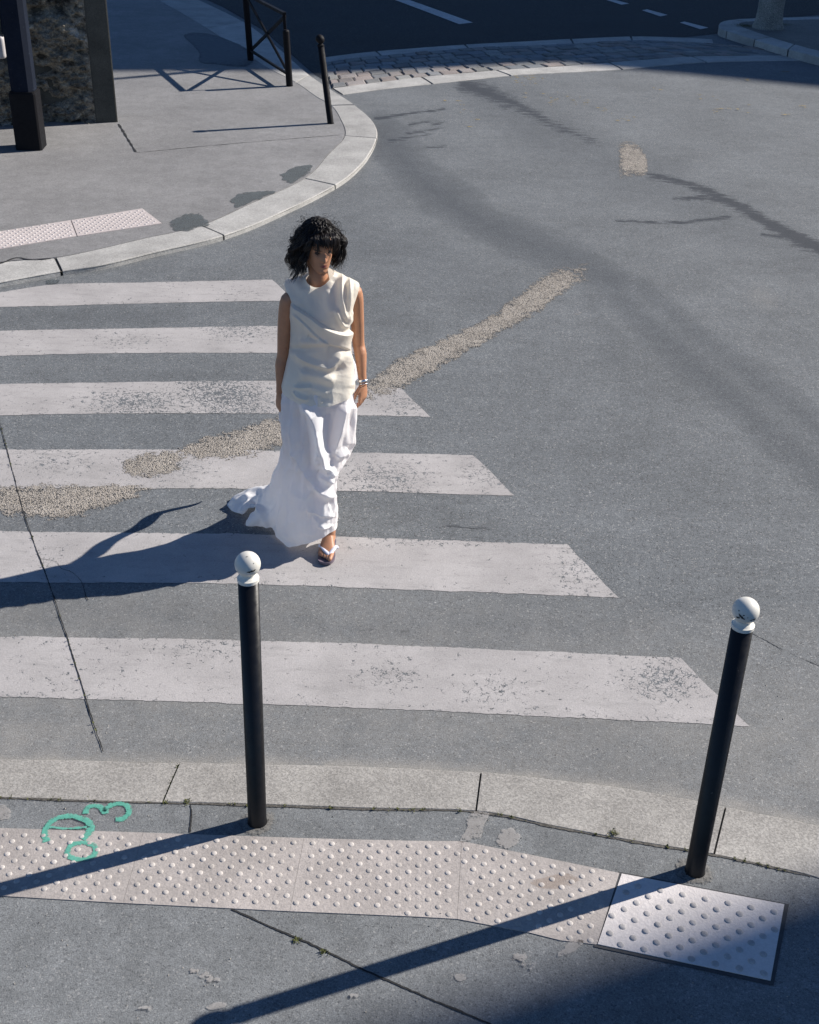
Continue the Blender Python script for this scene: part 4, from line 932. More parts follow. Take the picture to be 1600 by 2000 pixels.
# ================================================================== BUILDINGS OUTSIDE THE FRAME (their shadows cross the street)
def shade_building(ground_pts, h, name, label):
    s = h / math.tan(SUN_EL); sh = np.array([math.cos(SUN_AZ) * s, math.sin(SUN_AZ) * s])
    pts = [np.array([p[0] + sh[0], p[1] + sh[1], 0]) for p in ground_pts]
    r = empty(name, pts[0]); tag(r, label, 'building')
    w = prism('wall', pts, -0.1, h - 0.4, M_FACADE, r)
    prism('roof', pts, h - 0.4, h, M_ROOF, r)
    n = len(pts)
    for i in range(n):                                   # rows of windows on the sides that look at the street
        a, b = pts[i], pts[(i + 1) % n]; L = np.linalg.norm(b - a)
        if L < 6 or L > 45: continue
        t = (b - a) / L; nn = np.array([t[1], -t[0], 0]); cen = sum(pts) / n
        if nn @ ((a + b) / 2 - cen) < 0: nn = -nn
        if nn @ (np.array([0, 5, 0]) - (a + b) / 2) < 0: continue
        for f in range(int(h / 3.3)):
            for k in range(int(L / 2.6)):
                c = a + t * (1.3 + 2.6 * k) + np.array([0, 0, 1.0 + 3.3 * f + 0.9]); V, F = box_between(c - [0, 0, .9], c + [0, 0, .9], 1.1, 0.16, side=t); mesh_obj('window', V, F, M_GLASS, r)
    return r
H1 = 25.0
edge_px = [(-260, 140), (232, 134), (580, 134), (640, 134), (790, 117), (930, 104), (1010, 105), (1120, 119), (1300, 133), (1600, 162)]
gpts = [gp(x, y + (13 if x < 700 else 9), 0) for x, y in edge_px]
e = gpts[-1] - gpts[-2]; e = e / np.linalg.norm(e); last = gpts[-1] + e * 2.5
back = np.array([math.cos(SUN_AZ), math.sin(SUN_AZ), 0])
shade_building(gpts + [last, last + back * 12 + np.array([-6, 14, 0]), gpts[0] + np.array([3, 24, 0])], H1, 'apartment_building', 'tall apartment building outside the frame to the right that shades the far street')
c0 = gp(1600, 1752, ZN); d2 = np.array([math.cos(SUN_AZ), math.sin(SUN_AZ), 0]); nrm2 = np.array([d2[1], -d2[0], 0])
corner = c0 + d2 * 28.0
o_ = [corner, corner + nrm2 * 14, corner + nrm2 * 14 + d2 * 12, corner + d2 * 12]
s = 24.0 / math.tan(SUN_EL)
shade_building([p - d2 * s for p in o_], 24.0, 'apartment_building', 'apartment building outside the frame on the near side whose corner shades the studded plate')

# ================================================================== THE WOMAN
def mat_skin():
    m, nt, b, o = new_mat('skin'); co = coords(nt)
    c = mul(nt, (0.42, 0.205, 0.115), mr(nt, noise(nt, co, 25, 4), 0.3, 0.7, 0.92, 1.08))
    c = mixc(nt, attr(nt, 'lip'), c, (0.20, 0.045, 0.05)); c = mixc(nt, attr(nt, 'nail'), c, (0.38, 0.06, 0.07)); c = mixc(nt, attr(nt, 'brow'), c, (0.02, 0.014, 0.012))
    put(nt, b.inputs['Base Color'], c); b.inputs['Roughness'].default_value = 0.48; b.inputs['Specular IOR Level'].default_value = 0.4
    b.inputs['Subsurface Weight'].default_value = 0.12; b.inputs['Subsurface Radius'].default_value = (0.012, 0.005, 0.003); b.inputs['Subsurface Scale'].default_value = 0.6
    return m
def mat_cloth(name, col, rough, trans, weave, spec=0.3, sheen=0.0):
    m, nt, b, o = new_mat(name); co = coords(nt)
    c = mul(nt, col, mr(nt, noise(nt, co, 4, 4), 0.3, 0.7, 0.97, 1.03))
    put(nt, b.inputs['Base Color'], c); b.inputs['Roughness'].default_value = rough; b.inputs['Specular IOR Level'].default_value = spec; b.inputs['Sheen Weight'].default_value = sheen
    n1 = noise(nt, co, weave, 4, 0.6, 0.4); bump(nt, b, n1, 0.25, 0.006)
    t = N(nt, 'ShaderNodeBsdfTranslucent', {'Color': c}); mx = N(nt, 'ShaderNodeMixShader', {0: trans}); nt.links.new(b.outputs[0], mx.inputs[1]); nt.links.new(t.outputs[0], mx.inputs[2]); nt.links.new(mx.outputs[0], o.inputs[0])
    return m
M_SKIN = mat_skin()
M_TOP = mat_cloth('cream_satin', (0.91, 0.86, 0.755), 0.48, 0.34, 60, 0.35)
M_SKIRT = mat_cloth('white_poplin', (0.95, 0.945, 0.95), 0.72, 0.38, 26, 0.25)
M_HAIR = mat_plain('black_curls', (0.0085, 0.0060, 0.0062), 0.40, spec=0.36, bs=0.0)
M_EYE = mat_plain('eye', (0.03, 0.022, 0.02), 0.15)
M_SOLE = mat_plain('sandal_sole', (0.14, 0.11, 0.14), 0.6)
M_STRAP = mat_plain('sandal_strap', (0.62, 0.63, 0.72), 0.55)
M_SILVER = mat_plain('silver', (0.72, 0.72, 0.72), 0.25, metal=1.0)

A3 = lambda *v: np.array(v, float)
SUN_H = np.array([math.cos(SUN_AZ), math.sin(SUN_AZ), 0.0])
def loft(sections, n=28):
    """sections: centre, half-axis a (vector), half-axis b (vector)"""
    V = []; F = []
    for c, a, b in sections:
        for j in range(n):
            t = 2 * math.pi * j / n; V.append(c + a * math.cos(t) + b * math.sin(t))
    k = len(sections)
    for i in range(k - 1):
        for j in range(n): F.append((i * n + j, i * n + (j + 1) % n, (i + 1) * n + (j + 1) % n, (i + 1) * n + j))
    F.append(tuple(range(n))[::-1]); F.append(tuple(range((k - 1) * n, k * n)))
    return V, F
def limb(pts, radii, n=18, sub=5):
    P = catmull(pts, sub); R = np.interp(np.linspace(0, len(pts) - 1, len(P)), np.arange(len(pts)), radii)
    ends = [P[0] - (P[1] - P[0]) / np.linalg.norm(P[1] - P[0]) * R[0] * 0.6]; enda = [P[-1] + (P[-1] - P[-2]) / np.linalg.norm(P[-1] - P[-2]) * R[-1] * 0.6]
    return tube_mesh(np.vstack([ends, P, enda]), np.concatenate([[R[0] * 0.5], R, [R[-1] * 0.5]]), n)
def rotz(a): return np.array([[math.cos(a), -math.sin(a), 0], [math.sin(a), math.cos(a), 0], [0, 0, 1]])

parts = []
# --- head: local axes x (image right), y forward, z up
HC = A3(-0.494, 5.975, 1.700); yaw, pit = math.radians(24), math.radians(9)
hx = A3(math.cos(yaw), math.sin(yaw), 0); hy0 = A3(math.sin(yaw), -math.cos(yaw), 0)
hy = hy0 * math.cos(pit) - A3(0, 0, 1) * math.sin(pit); hz = A3(0, 0, 1) * math.cos(pit) + hy0 * math.sin(pit)
def hl(x, y, z): return HC + hx * x + hy * y + hz * z
def head():
    keys = [(-.119, .010, .072, .045), (-.116, .021, .080, .030), (-.102, .035, .088, -.010), (-.080, .047, .089, -.038), (-.055, .055, .089, -.055), (-.03, .061, .090, -.072), (0, .066, .089, -.090), (.03, .0695, .092, -.098),
            (.06, .069, .086, -.098), (.085, .057, .066, -.084), (.102, .034, .036, -.055), (.110, .008, .006, -.028)]
    kz = [k[0] for k in keys]; n = 96; rows = 90; V = []
    zs = np.interp(np.linspace(0, 1, rows), np.linspace(0, 1, len(kz)), kz)
    g = lambda x, c, s: math.exp(-((x - c) / s) ** 2)
    for z in zs:
        w, f, b_ = (np.interp(z, kz, [k[i] for k in keys]) for i in (1, 2, 3))
        for j in range(n):
            t = 2 * math.pi * j / n; ex = 2 / 2.3
            cx = math.copysign(abs(math.cos(t)) ** ex, math.cos(t)) * w; sy = math.copysign(abs(math.sin(t)) ** ex, math.sin(t)); y = (f + b_) / 2 + sy * (f - b_) / 2
            if sy > 0:
                x = cx; fr = sy ** 1.5; d = 0
                nz = np.clip((0.012 - z) / 0.048, 0, 1) * (1 if z > -.037 else max(0, 1 - (-.037 - z) / .010))
                d += 0.024 * nz * g(x, 0, 0.0085 + 0.005 * nz)
                d -= 0.012 * (g(x, .031, .016) + g(x, -.031, .016)) * g(z, .002, .012)
                d += 0.004 * (g(x, .03, .022) + g(x, -.03, .022)) * g(z, .020, .007)
                d += 0.007 * g(x, 0, .019) * g(z, -.0605, .005) + 0.008 * g(x, 0, .017) * g(z, -.0725, .006) - 0.004 * g(x, 0, .022) * g(z, -.0665, .0028)
                d += 0.005 * g(x, 0, .018) * g(z, -.100, .012) - 0.004 * g(x, 0, .02) * g(z, -.084, .007)
                d += 0.004 * (g(x, .045, .018) + g(x, -.045, .018)) * g(z, -.022, .018)
                y += d * fr
            V.append(hl(cx, y, z))
    F = [(i * n + j, i * n + (j + 1) % n, (i + 1) * n + (j + 1) % n, (i + 1) * n + j) for i in range(rows - 1) for j in range(n)]
    F.append(tuple(range(n))[::-1]); F.append(tuple(range((rows - 1) * n, rows * n)))
    return V, F
parts.append(head())
for s in (-1, 1):
    parts.append(loft([(hl(s * (.064 + .004 * k), -.012 - .004 * k, -.012), hy * r * .55, hz * r) for k, r in ((0, .022), (1, .029), (2, .030), (3, .020))], 16))
NB = A3(-0.497, 6.005, 1.47)
parts.append(limb([hl(0, -.030, -.05), hl(0, -.022, -.10), A3(-.496, 5.992, 1.545), NB], [.050, .0485, .050, .062], 24))
# --- trunk (under the clothes)
ty = math.radians(-13)
ta, tb = rotz(ty) @ A3(1, 0, 0), rotz(ty) @ A3(0, 1, 0)
parts.append(loft([(A3(-.502, 6.0, z) + tb * yo, ta * a, tb * b) for z, a, b, yo in ((.80, .10, .08, .0), (.86, .150, .105, 0), (.95, .155, .108, 0), (1.05, .125, .09, 0), (1.12, .115, .085, 0), (1.22, .125, .09, 0), (1.32, .135, .095, 0), (1.38, .130, .085, .005), (1.43, .120, .065, .01), (1.48, .080, .05, .01), (1.53, .05, .045, .01))], 36))
# --- arms
def hand(wr, d, n, s, mirror):
    """wr wrist, d along the hand, n palm normal, s towards the thumb; returns parts and fingertip points"""
    d = d / np.linalg.norm(d); n = n - d * (n @ d); n /= np.linalg.norm(n); s = np.cross(d, n); s = s if mirror else -s
    P = [loft([(wr + d * l + n * o, s * w, n * h) for l, w, h, o in ((-.012, .022, .017, 0), (.0, .023, .017, 0), (.02, .030, .0165, .001), (.05, .0385, .015, .003), (.078, .040, .013, .005), (.092, .037, .010, .007))], 20)]
    tips = []
    for i, (off, L, r, c0) in enumerate(((.029, .074, .0088, 10), (.0095, .082, .0090, 15), (-.010, .076, .0086, 20), (-.0285, .060, .0076, 26))):
        p = wr + d * .076 + s * off + n * .004; ang = 0; pts = [p.copy()]
        for k, (fr, bend) in enumerate(((.46, c0), (.30, c0 + 14), (.24, c0 * .8))):
            ang += math.radians(bend); dr = d * math.cos(ang) + n * math.sin(ang) + s * off * 1.2; pts.append(pts[-1] + dr / np.linalg.norm(dr) * L * fr)
        P.append(limb(pts, [r, r * .95, r * .88, r * .72], 10, 4)); tips.append(pts[-1])
    th = [wr + d * .018 + s * .022, wr + d * .045 + s * .044 + n * .012, wr + d * .072 + s * .050 + n * .026, wr + d * .094 + s * .046 + n * .036]
    P.append(limb(th, [.0125, .0115, .0100, .0078], 10, 4)); tips.append(th[-1])
    return P, tips
tips = []
SL, EL, WL_ = at(564, 586, 5.985), at(554, 690, 6.02), at(547, 768, 5.985)
parts.append(limb([SL + A3(.05, .01, .0), SL, SL + (EL - SL) * .45 + A3(-.006, 0, 0), EL, EL + (WL_ - EL) * .3 + A3(-.005, .003, 0), WL_ + (EL - WL_) * .25, WL_], [.036, .042, .040, .034, .0345, .025, .0210]))
p_, t_ = hand(WL_, A3(-.06, -.12, -1), A3(.80, .6, 0), None, True); parts += p_; tips += t_
SR, ER, WR_ = at(692, 571, 6.05), at(700, 668, 6.10), at(709, 747, 6.03)
parts.append(limb([SR + A3(-.05, -.01, .0), SR, SR + (ER - SR) * .45 + A3(.004, 0, 0), ER, ER + (WR_ - ER) * .3 + A3(.004, 0, 0), WR_ + (ER - WR_) * .25, WR_], [.036, .042, .037, .0325, .0335, .0245, .0205]))
p_, t_ = hand(WR_, A3(.06, -.16, -1), A3(-.86, .50, -.1), None, False); parts += p_; tips += t_
# --- legs and feet
AN = A3(-.444, 5.832, .105)
parts.append(limb([A3(-.445, 6.0, .90), A3(-.455, 5.95, .74), A3(-.475, 5.895, .53), A3(-.470, 5.88, .42), A3(-.458, 5.862, .26), AN + A3(-.004, .006, .045), AN], [.085, .070, .050, .046, .044, .035, .036]))
parts.append(limb([A3(-.56, 6.02, .90), A3(-.56, 6.03, .72), A3(-.56, 6.03, .52), A3(-.565, 6.10, .40), A3(-.57, 6.20, .26), A3(-.57, 6.26, .15)], [.088, .075, .054, .050, .045, .034]))
fd = A3(-.07, -1, 0); fd /= np.linalg.norm(fd); fs = A3(-fd[1], fd[0], 0)      # forward, and towards the big toe (image right)
H0 = A3(-.442, 5.885, .022)
def foot(o, z0, lift):
    P = [loft([(o + fd * l + A3(0, 0, z), fs * w, A3(0, 0, 1) * h) for l, w, h, z in ((-.012, .016, .014, .020), (0, .030, .026, .026), (.03, .034, .042, .040), (.06, .034, .050, .050), (.09, .036, .040, .046), (.125, .042, .026, .034), (.155, .046, .017, .024), (.175, .046, .013, .018), (.188, .040, .010, .014))], 24)]
    for i, (sx, L, r) in enumerate(((.031, .062, .0135), (.011, .054, .0088), (-.0055, .046, .0084), (-.0205, .038, .0080), (-.0345, .030, .0074))):
        b = o + fd * (.166 - abs(i - .5) * .003) + fs * sx + A3(0, 0, .016)
        P.append(limb([b, b + fd * L * .5 + A3(0, 0, .004), b + fd * L + fs * (.003 if i else -.004) + A3(0, 0, -.002)], [r * .9, r, r * .85], 12, 4))
    return P
parts += foot(H0, 0, 0)
parts.append(limb([AN + A3(0, 0, .02), H0 + fd * .045 + A3(0, 0, .045)], [.036, .034]))
V, F = merge(parts)
me = bpy.data.meshes.new('tmp'); me.from_pydata([tuple(map(float, v)) for v in V], [], F); me.update()
tmp = bpy.data.objects.new('tmp', me); COL.objects.link(tmp)
rm = tmp.modifiers.new('r', 'REMESH'); rm.mode = 'VOXEL'; rm.voxel_size = 0.0034; rm.use_smooth_shade = True
sm = tmp.modifiers.new('s', 'SMOOTH'); sm.factor = 0.5; sm.iterations = 3
dg = bpy.context.evaluated_depsgraph_get(); me2 = bpy.data.meshes.new_from_object(tmp.evaluated_get(dg))
bpy.data.objects.remove(tmp); me2.name = 'person'
co_ = np.empty(len(me2.vertices) * 3); me2.vertices.foreach_get('co', co_); co_ = co_.reshape(-1, 3)
loc = np.stack([(co_ - HC) @ hx, (co_ - HC) @ hy, (co_ - HC) @ hz], 1)
lip = np.clip(1.6 - np.hypot(loc[:, 0] / .0185, (loc[:, 2] + .0665) / .0088) * 1.3, 0, 1) * (loc[:, 1] > .06)
ax_ = np.abs(loc[:, 0]); brow = np.clip(1.5 - np.hypot((ax_ - .034) / .019, (loc[:, 2] - .019 - .12 * (.034 - ax_) * -1) / .0052), 0, 1) * (loc[:, 1] > .05)
eye_d = np.clip(1.3 - np.hypot((ax_ - .031) / .015, (loc[:, 2] - .002) / .0062), 0, 1) * (loc[:, 1] > .05)
nail = np.zeros(len(co_))
for t in tips: nail = np.maximum(nail, np.clip(1.5 - np.linalg.norm(co_ - t, axis=1) / .010, 0, 1))
person = link_mesh('person', me2, None, None, True, {'lip': lip, 'brow': np.maximum(brow, eye_d * .8), 'nail': nail})
me2.materials.clear(); me2.materials.append(M_SKIN)
tag(person, 'woman walking over the crossing in a cream sleeveless top and long white skirt', 'person')
for s in (-1, 1):
    prof = [(max(1e-4, .0115 * math.sin(math.pi * i / 10)), -.0115 * math.cos(math.pi * i / 10)) for i in range(11)]
    V, F = lathe(prof, 14, hl(s * .031, .0690, .002)); mesh_obj('eye', V, F, M_EYE, person, True)

# --- folds: creases drawn where the photograph shows them, raised along the cloth's own normals
def grid_normals(P, nu, nv, closed=True):
    G = P.reshape(nv, nu, 3)
    du = np.roll(G, -1, 1) - np.roll(G, 1, 1); dv_ = np.gradient(G, axis=0)
    n = np.cross(du, dv_); n /= np.linalg.norm(n, axis=2)[..., None] + 1e-9
    return n.reshape(-1, 3)
def signed(px, py, poly):
    poly = np.asarray(poly, float); best = np.full(px.shape, 1e9); sg = np.zeros(px.shape); fr = np.zeros(px.shape); L = 0
    tot = np.sum(np.linalg.norm(np.diff(poly, axis=0), axis=1))
    for a, b in zip(poly[:-1], poly[1:]):
        d = b - a; l = np.linalg.norm(d); t = np.clip(((px - a[0]) * d[0] + (py - a[1]) * d[1]) / (l * l), 0, 1)
        qx, qy = px - a[0] - t * d[0], py - a[1] - t * d[1]; q = np.hypot(qx, qy); m = q < best
        best = np.where(m, q, best); sg = np.where(m, np.sign(d[0] * qy - d[1] * qx), sg); fr = np.where(m, (L + t * l) / tot, fr); L += l
    return best, sg, fr
FOLD_GAIN = 1.5
def folds(P, nrm, items):
    px, py = proj(P); view = (CPOS - P); view /= np.linalg.norm(view, axis=1)[:, None]
    front = np.clip((nrm * view).sum(1) * 2.5 + 0.3, 0, 1); d = np.zeros(len(P))
    for kind, poly, w, amp, *ex in items:
        poly = catmull([(*p, 0) for p in poly], 6)[:, :2]
        q, sg, fr = signed(px, py, poly); taper = np.clip(np.minimum(fr, 1 - fr) * 7 + .15, 0, 1)
        if kind == 'r': v = np.exp(-(q / w) ** 2)                          # rounded ridge
        elif kind == 'c': v = np.clip(1 - q / w, 0, 1) ** 1.4               # sharp crest
        elif kind == 's':                                                   # layer edge: right-hand side stands proud and dies away
            x = sg * q; v = np.where(x > -1.5, np.exp(-np.clip(x, 0, None) / w) * np.clip((x + 1.5) / 3.0, 0, 1), 0)
        d += amp * FOLD_GAIN * v * taper
    return d * front

def ring_interp(rings, ts, nu, nv):
    """rings: list of (nu,3) curves at parameters ts -> (nv*nu,3)"""
    R = np.array(rings); out = []
    k = len(rings); m = [0] * k
    tt = np.linspace(ts[0], ts[-1], nv); res = np.empty((nv, nu, 3))
    sl = np.empty_like(R)
    for i in range(k):
        if i == 0: sl[i] = (R[1] - R[0]) / (ts[1] - ts[0])
        elif i == k - 1: sl[i] = (R[-1] - R[-2]) / (ts[-1] - ts[-2])
        else: sl[i] = (R[i + 1] - R[i - 1]) / (ts[i + 1] - ts[i - 1])
    for a, t in enumerate(tt):
        i = min(k - 2, max(0, np.searchsorted(ts, t) - 1)); h = ts[i + 1] - ts[i]; s = (t - ts[i]) / h
        res[a] = (2 * s ** 3 - 3 * s ** 2 + 1) * R[i] + (s ** 3 - 2 * s ** 2 + s) * h * sl[i] + (-2 * s ** 3 + 3 * s ** 2) * R[i + 1] + (s ** 3 - s ** 2) * h * sl[i + 1]
    return res.reshape(-1, 3)
def per(ctrl, nu):
    C = catmull([A3(*c) for c in ctrl], 16, closed=True); n = len(C)
    f = np.arange(nu) / nu * n; i = f.astype(int); w = (f - i)[:, None]
    return C[i % n] * (1 - w) + C[(i + 1) % n] * w
def ell(c, a, b, nu, rot=0.0, dz=(0, 0, 0, 0), ex=2.0):
    """dz: height shift at right, back, left, front"""
    th = np.arange(nu) / nu * 2 * math.pi; ct, st = np.cos(th), np.sin(th); q = 2 / ex
    X = np.sign(ct) * np.abs(ct) ** q * a; Y = np.sign(st) * np.abs(st) ** q * b
    z = dz[0] * np.clip(ct, 0, 1) ** 2 + dz[2] * np.clip(-ct, 0, 1) ** 2 + dz[1] * np.clip(st, 0, 1) ** 2 + dz[3] * np.clip(-st, 0, 1) ** 2
    return np.stack([c[0] + X * math.cos(rot) - Y * math.sin(rot), c[1] + X * math.sin(rot) + Y * math.cos(rot), c[2] + z], 1)

# --- skirt
nu, nv_ = 300, 240
hem = [(-.402, 5.86, .125), (-.405, 5.91, .115), (-.42, 5.98, .10), (-.44, 6.06, .08), (-.48, 6.15, .06), (-.54, 6.27, .03), (-.63, 6.38, .02), (-.76, 6.46, .014), (-.87, 6.47, .014), (-.975, 6.40, .035), (-1.085, 6.285, .012), (-1.01, 6.17, .012),
       (-.905, 6.16, .055), (-.945, 6.045, .008), (-.875, 6.035, .012), (-.80, 6.01, .014), (-.735, 5.90, .012), (-.677, 5.815, .010), (-.625, 5.785, .04), (-.575, 5.765, .065), (-.53, 5.75, .09), (-.48, 5.75, .115), (-.44, 5.77, .13), (-.41, 5.81, .13)]
k5 = [(-.396, 5.85, .22), (-.425, 5.96, .2), (-.46, 6.08, .2), (-.57, 6.22, .19), (-.72, 6.31, .16), (-.83, 6.24, .15), (-.815, 6.08, .15), (-.765, 5.97, .16), (-.69, 5.84, .15), (-.60, 5.755, .17), (-.52, 5.74, .19), (-.44, 5.76, .21)]
k4 = [(-.402, 5.87, .45), (-.41, 5.96, .43), (-.455, 6.06, .42), (-.55, 6.14, .41), (-.65, 6.17, .40), (-.725, 6.12, .39), (-.745, 6.03, .40), (-.72, 5.93, .41), (-.66, 5.84, .41), (-.58, 5.785, .42), (-.50, 5.765, .43), (-.435, 5.785, .45)]
rings = [ell((-.505, 5.985, 1.03), .150, .118, nu), ell((-.508, 5.980, .90), .186, .150, nu), ell((-.517, 5.972, .73), .195, .168, nu), ell((-.512, 5.965, .60), .183, .172, nu, dz=(-.02, 0, .02, 0)), per(k4, nu), per(k5, nu), per(hem, nu)]
P = ring_interp(rings, [0, .16, .36, .50, .68, .87, 1.0], nu, nv_)
nrm = grid_normals(P, nu, nv_)
cen = A3(-.52, 5.98, .5)
if ((P[nu * 60:nu * 61] - A3(-.51, 5.97, P[nu * 60][2])) * nrm[nu * 60:nu * 61]).sum() < 0: nrm = -nrm
vv = np.repeat(np.linspace(0, 1, nv_), nu); uu = np.tile(np.arange(nu) / nu, nv_)
gath = np.sin(uu * 2 * math.pi * 13 + 2.5 * np.sin(uu * 2 * math.pi * 3)) * .010 * np.clip(vv * 3, 0, 1) * np.clip(1.15 - vv, 0, 1)
crum = (fbm(P[:, 0] * 9, P[:, 1] * 9, P[:, 2] * 5, oct=3, seed=71) - .5); rid = 1 - np.abs(2 * fbm(P[:, 0] * 11 + 3, P[:, 1] * 11, P[:, 2] * 9, oct=2, seed=77) - 1)
d_ = gath + crum * .022 * np.clip(vv * 4, 0.2, 1) + (rid - .7) * .016 * np.clip(vv * 2, 0, 1)
d_ += ((1 - np.abs(2 * fbm(P[:, 0] * 15, P[:, 1] * 15, P[:, 2] * 3.2, oct=3, seed=121) - 1)) - .75) * .022 * np.clip(vv * 3, 0, 1) * np.clip((1.02 - vv) * 6, .25, 1)
d_ += ((1 - np.abs(2 * fbm(P[:, 0] * 7, P[:, 1] * 7, P[:, 2] * 16, oct=3, seed=127) - 1)) - .75) * .012 * np.clip((P[:, 0] + .60) * 6, 0, 1) * np.clip((.62 - P[:, 2]) * 5, 0, 1)
d_ += folds(P, nrm, [
    ('c', [(588, 785), (604, 806), (616, 832), (622, 868), (628, 888), (634, 915), (646, 945)], 20, .030),
    ('c', [(600, 795), (612, 815)], 10, .010), ('c', [(612, 840), (620, 850), (618, 868)], 8, .006), ('c', [(622, 880), (616, 893), (622, 905)], 8, .010),
    ('c', [(672, 790), (666, 825), (659, 858), (650, 892)], 12, .018),
    ('c', [(684, 785), (684, 830), (681, 876)], 14, .020), ('c', [(678, 879), (655, 893)], 12, .018),
    ('r', [(640, 800), (648, 840), (642, 885)], 12, -.012),
    ('r', [(562, 775), (558, 805), (570, 850), (584, 880)], 14, .012), ('r', [(575, 800), (588, 850), (600, 900), (606, 930)], 13, -.016),
    ('c', [(570, 872), (590, 912), (606, 938), (626, 958), (650, 975)], 14, .016),
    ('c', [(628, 906), (644, 916), (648, 930)], 9, .012), ('c', [(622, 930), (640, 938), (648, 944)], 8, .010), ('r', [(620, 918), (642, 930)], 6, -.008),
    ('c', [(612, 948), (628, 960), (650, 970)], 8, .010), ('r', [(606, 965), (628, 980), (648, 990)], 14, -.010),
    ('s', [(652, 1010), (626, 1007), (602, 1001)], 16, .012), ('c', [(602, 1001), (618, 1016), (636, 1032)], 9, .009), ('c', [(620, 1026), (636, 1030), (652, 1026)], 6, .008),
    ('c', [(559, 868), (558, 930), (556, 985), (545, 1030)], 10, .009),
    ('c', [(545, 905), (532, 955), (508, 1000), (486, 1026)], 12, .012), ('c', [(515, 965), (508, 990), (514, 1012), (528, 1036)], 9, .014), ('r', [(523, 985), (520, 1010), (535, 1035)], 8, -.012),
    ('c', [(490, 968), (468, 976), (446, 986)], 8, .014), ('c', [(490, 975), (478, 990), (470, 1002)], 6, .010), ('r', [(496, 975), (490, 1000)], 6, -.016),
    ('r', [(590, 960), (575, 1010), (568, 1060)], 18, .010), ('r', [(608, 1000), (598, 1030), (596, 1056)], 12, -.008),
])
P = P + nrm * d_[:, None]
P[:, 2] = np.maximum(P[:, 2], 0.007)
idx = np.arange(nu * nv_).reshape(nv_, nu); r1 = np.roll(idx, -1, 1)
F = np.stack([idx[:-1], r1[:-1], r1[1:], idx[1:]], -1).reshape(-1, 4)
skirt = mesh_obj('skirt', P, F, M_SKIRT, person, True); skirt['label'] = 'long crumpled white skirt with a train trailing on the road'

# --- top
tr_ = ty
rings = [ell((-.487, 5.972, 1.553), .073, .069, nu, tr_, (.006, .018, -.022, -.045)), ell((-.488, 5.990, 1.546), .088, .079, nu, tr_, (.005, .012, -.022, -.055)), ell((-.487, 6.0, 1.526), .145, .098, nu, tr_, (0, 0, -.018, -.085)), ell((-.482, 6.0, 1.500), .197, .118, nu, tr_, (.006, -.02, -.014, -.11)),
         ell((-.480, 6.0, 1.425), .174, .128, nu, tr_, (.0, 0, 0, -.06), 2.2), ell((-.488, 5.995, 1.32), .153, .130, nu, tr_), ell((-.491, 5.99, 1.20), .153, .128, nu, tr_ * .6), ell((-.495, 5.985, 1.10), .168, .134, nu, tr_ * .4), ell((-.506, 5.98, 1.00), .184, .148, nu, 0), ell((-.510, 5.977, .905), .196, .162, nu, 0, (.0, .0, .02, -.022))]
ts = [0, .03, .11, .20, .30, .44, .60, .73, .86, 1.0]
P = ring_interp(rings, ts, nu, nv_); nrm = grid_normals(P, nu, nv_)
mid = nu * int(nv_ * .6)
if ((P[mid:mid + nu] - P[mid:mid + nu].mean(0)) * nrm[mid:mid + nu]).sum() < 0: nrm = -nrm
vv = np.repeat(np.linspace(0, 1, nv_), nu)
d_ = (fbm(P[:, 0] * 7, P[:, 1] * 7, P[:, 2] * 6, oct=2, seed=91) - .5) * .014 * np.clip(vv * 5 - .4, 0, 1) + np.sin(np.tile(np.arange(nu) / nu, nv_) * 2 * math.pi * 9) * .005 * np.clip(vv - .6, 0, 1) * 2
rg = lambda a: 1 - np.abs(2 * a - 1)
zt = P[:, 2]; low = np.clip((1.24 - zt) / .06, 0, 1)
d_ += (rg(fbm(P[:, 0] * 5 + zt * 2, P[:, 1] * 5, zt * 20 + P[:, 0] * 9, oct=3, seed=101)) - .75) * .004 * low + (rg(fbm(P[:, 0] * 16, P[:, 1] * 10, zt * 5, oct=3, seed=103)) - .75) * .006 * (1 - low) * np.clip((1.46 - zt) / .05, 0, 1)
d_ += (fbm(P[:, 0] * 40, P[:, 1] * 40, zt * 40, oct=2, seed=107) - .5) * .0020
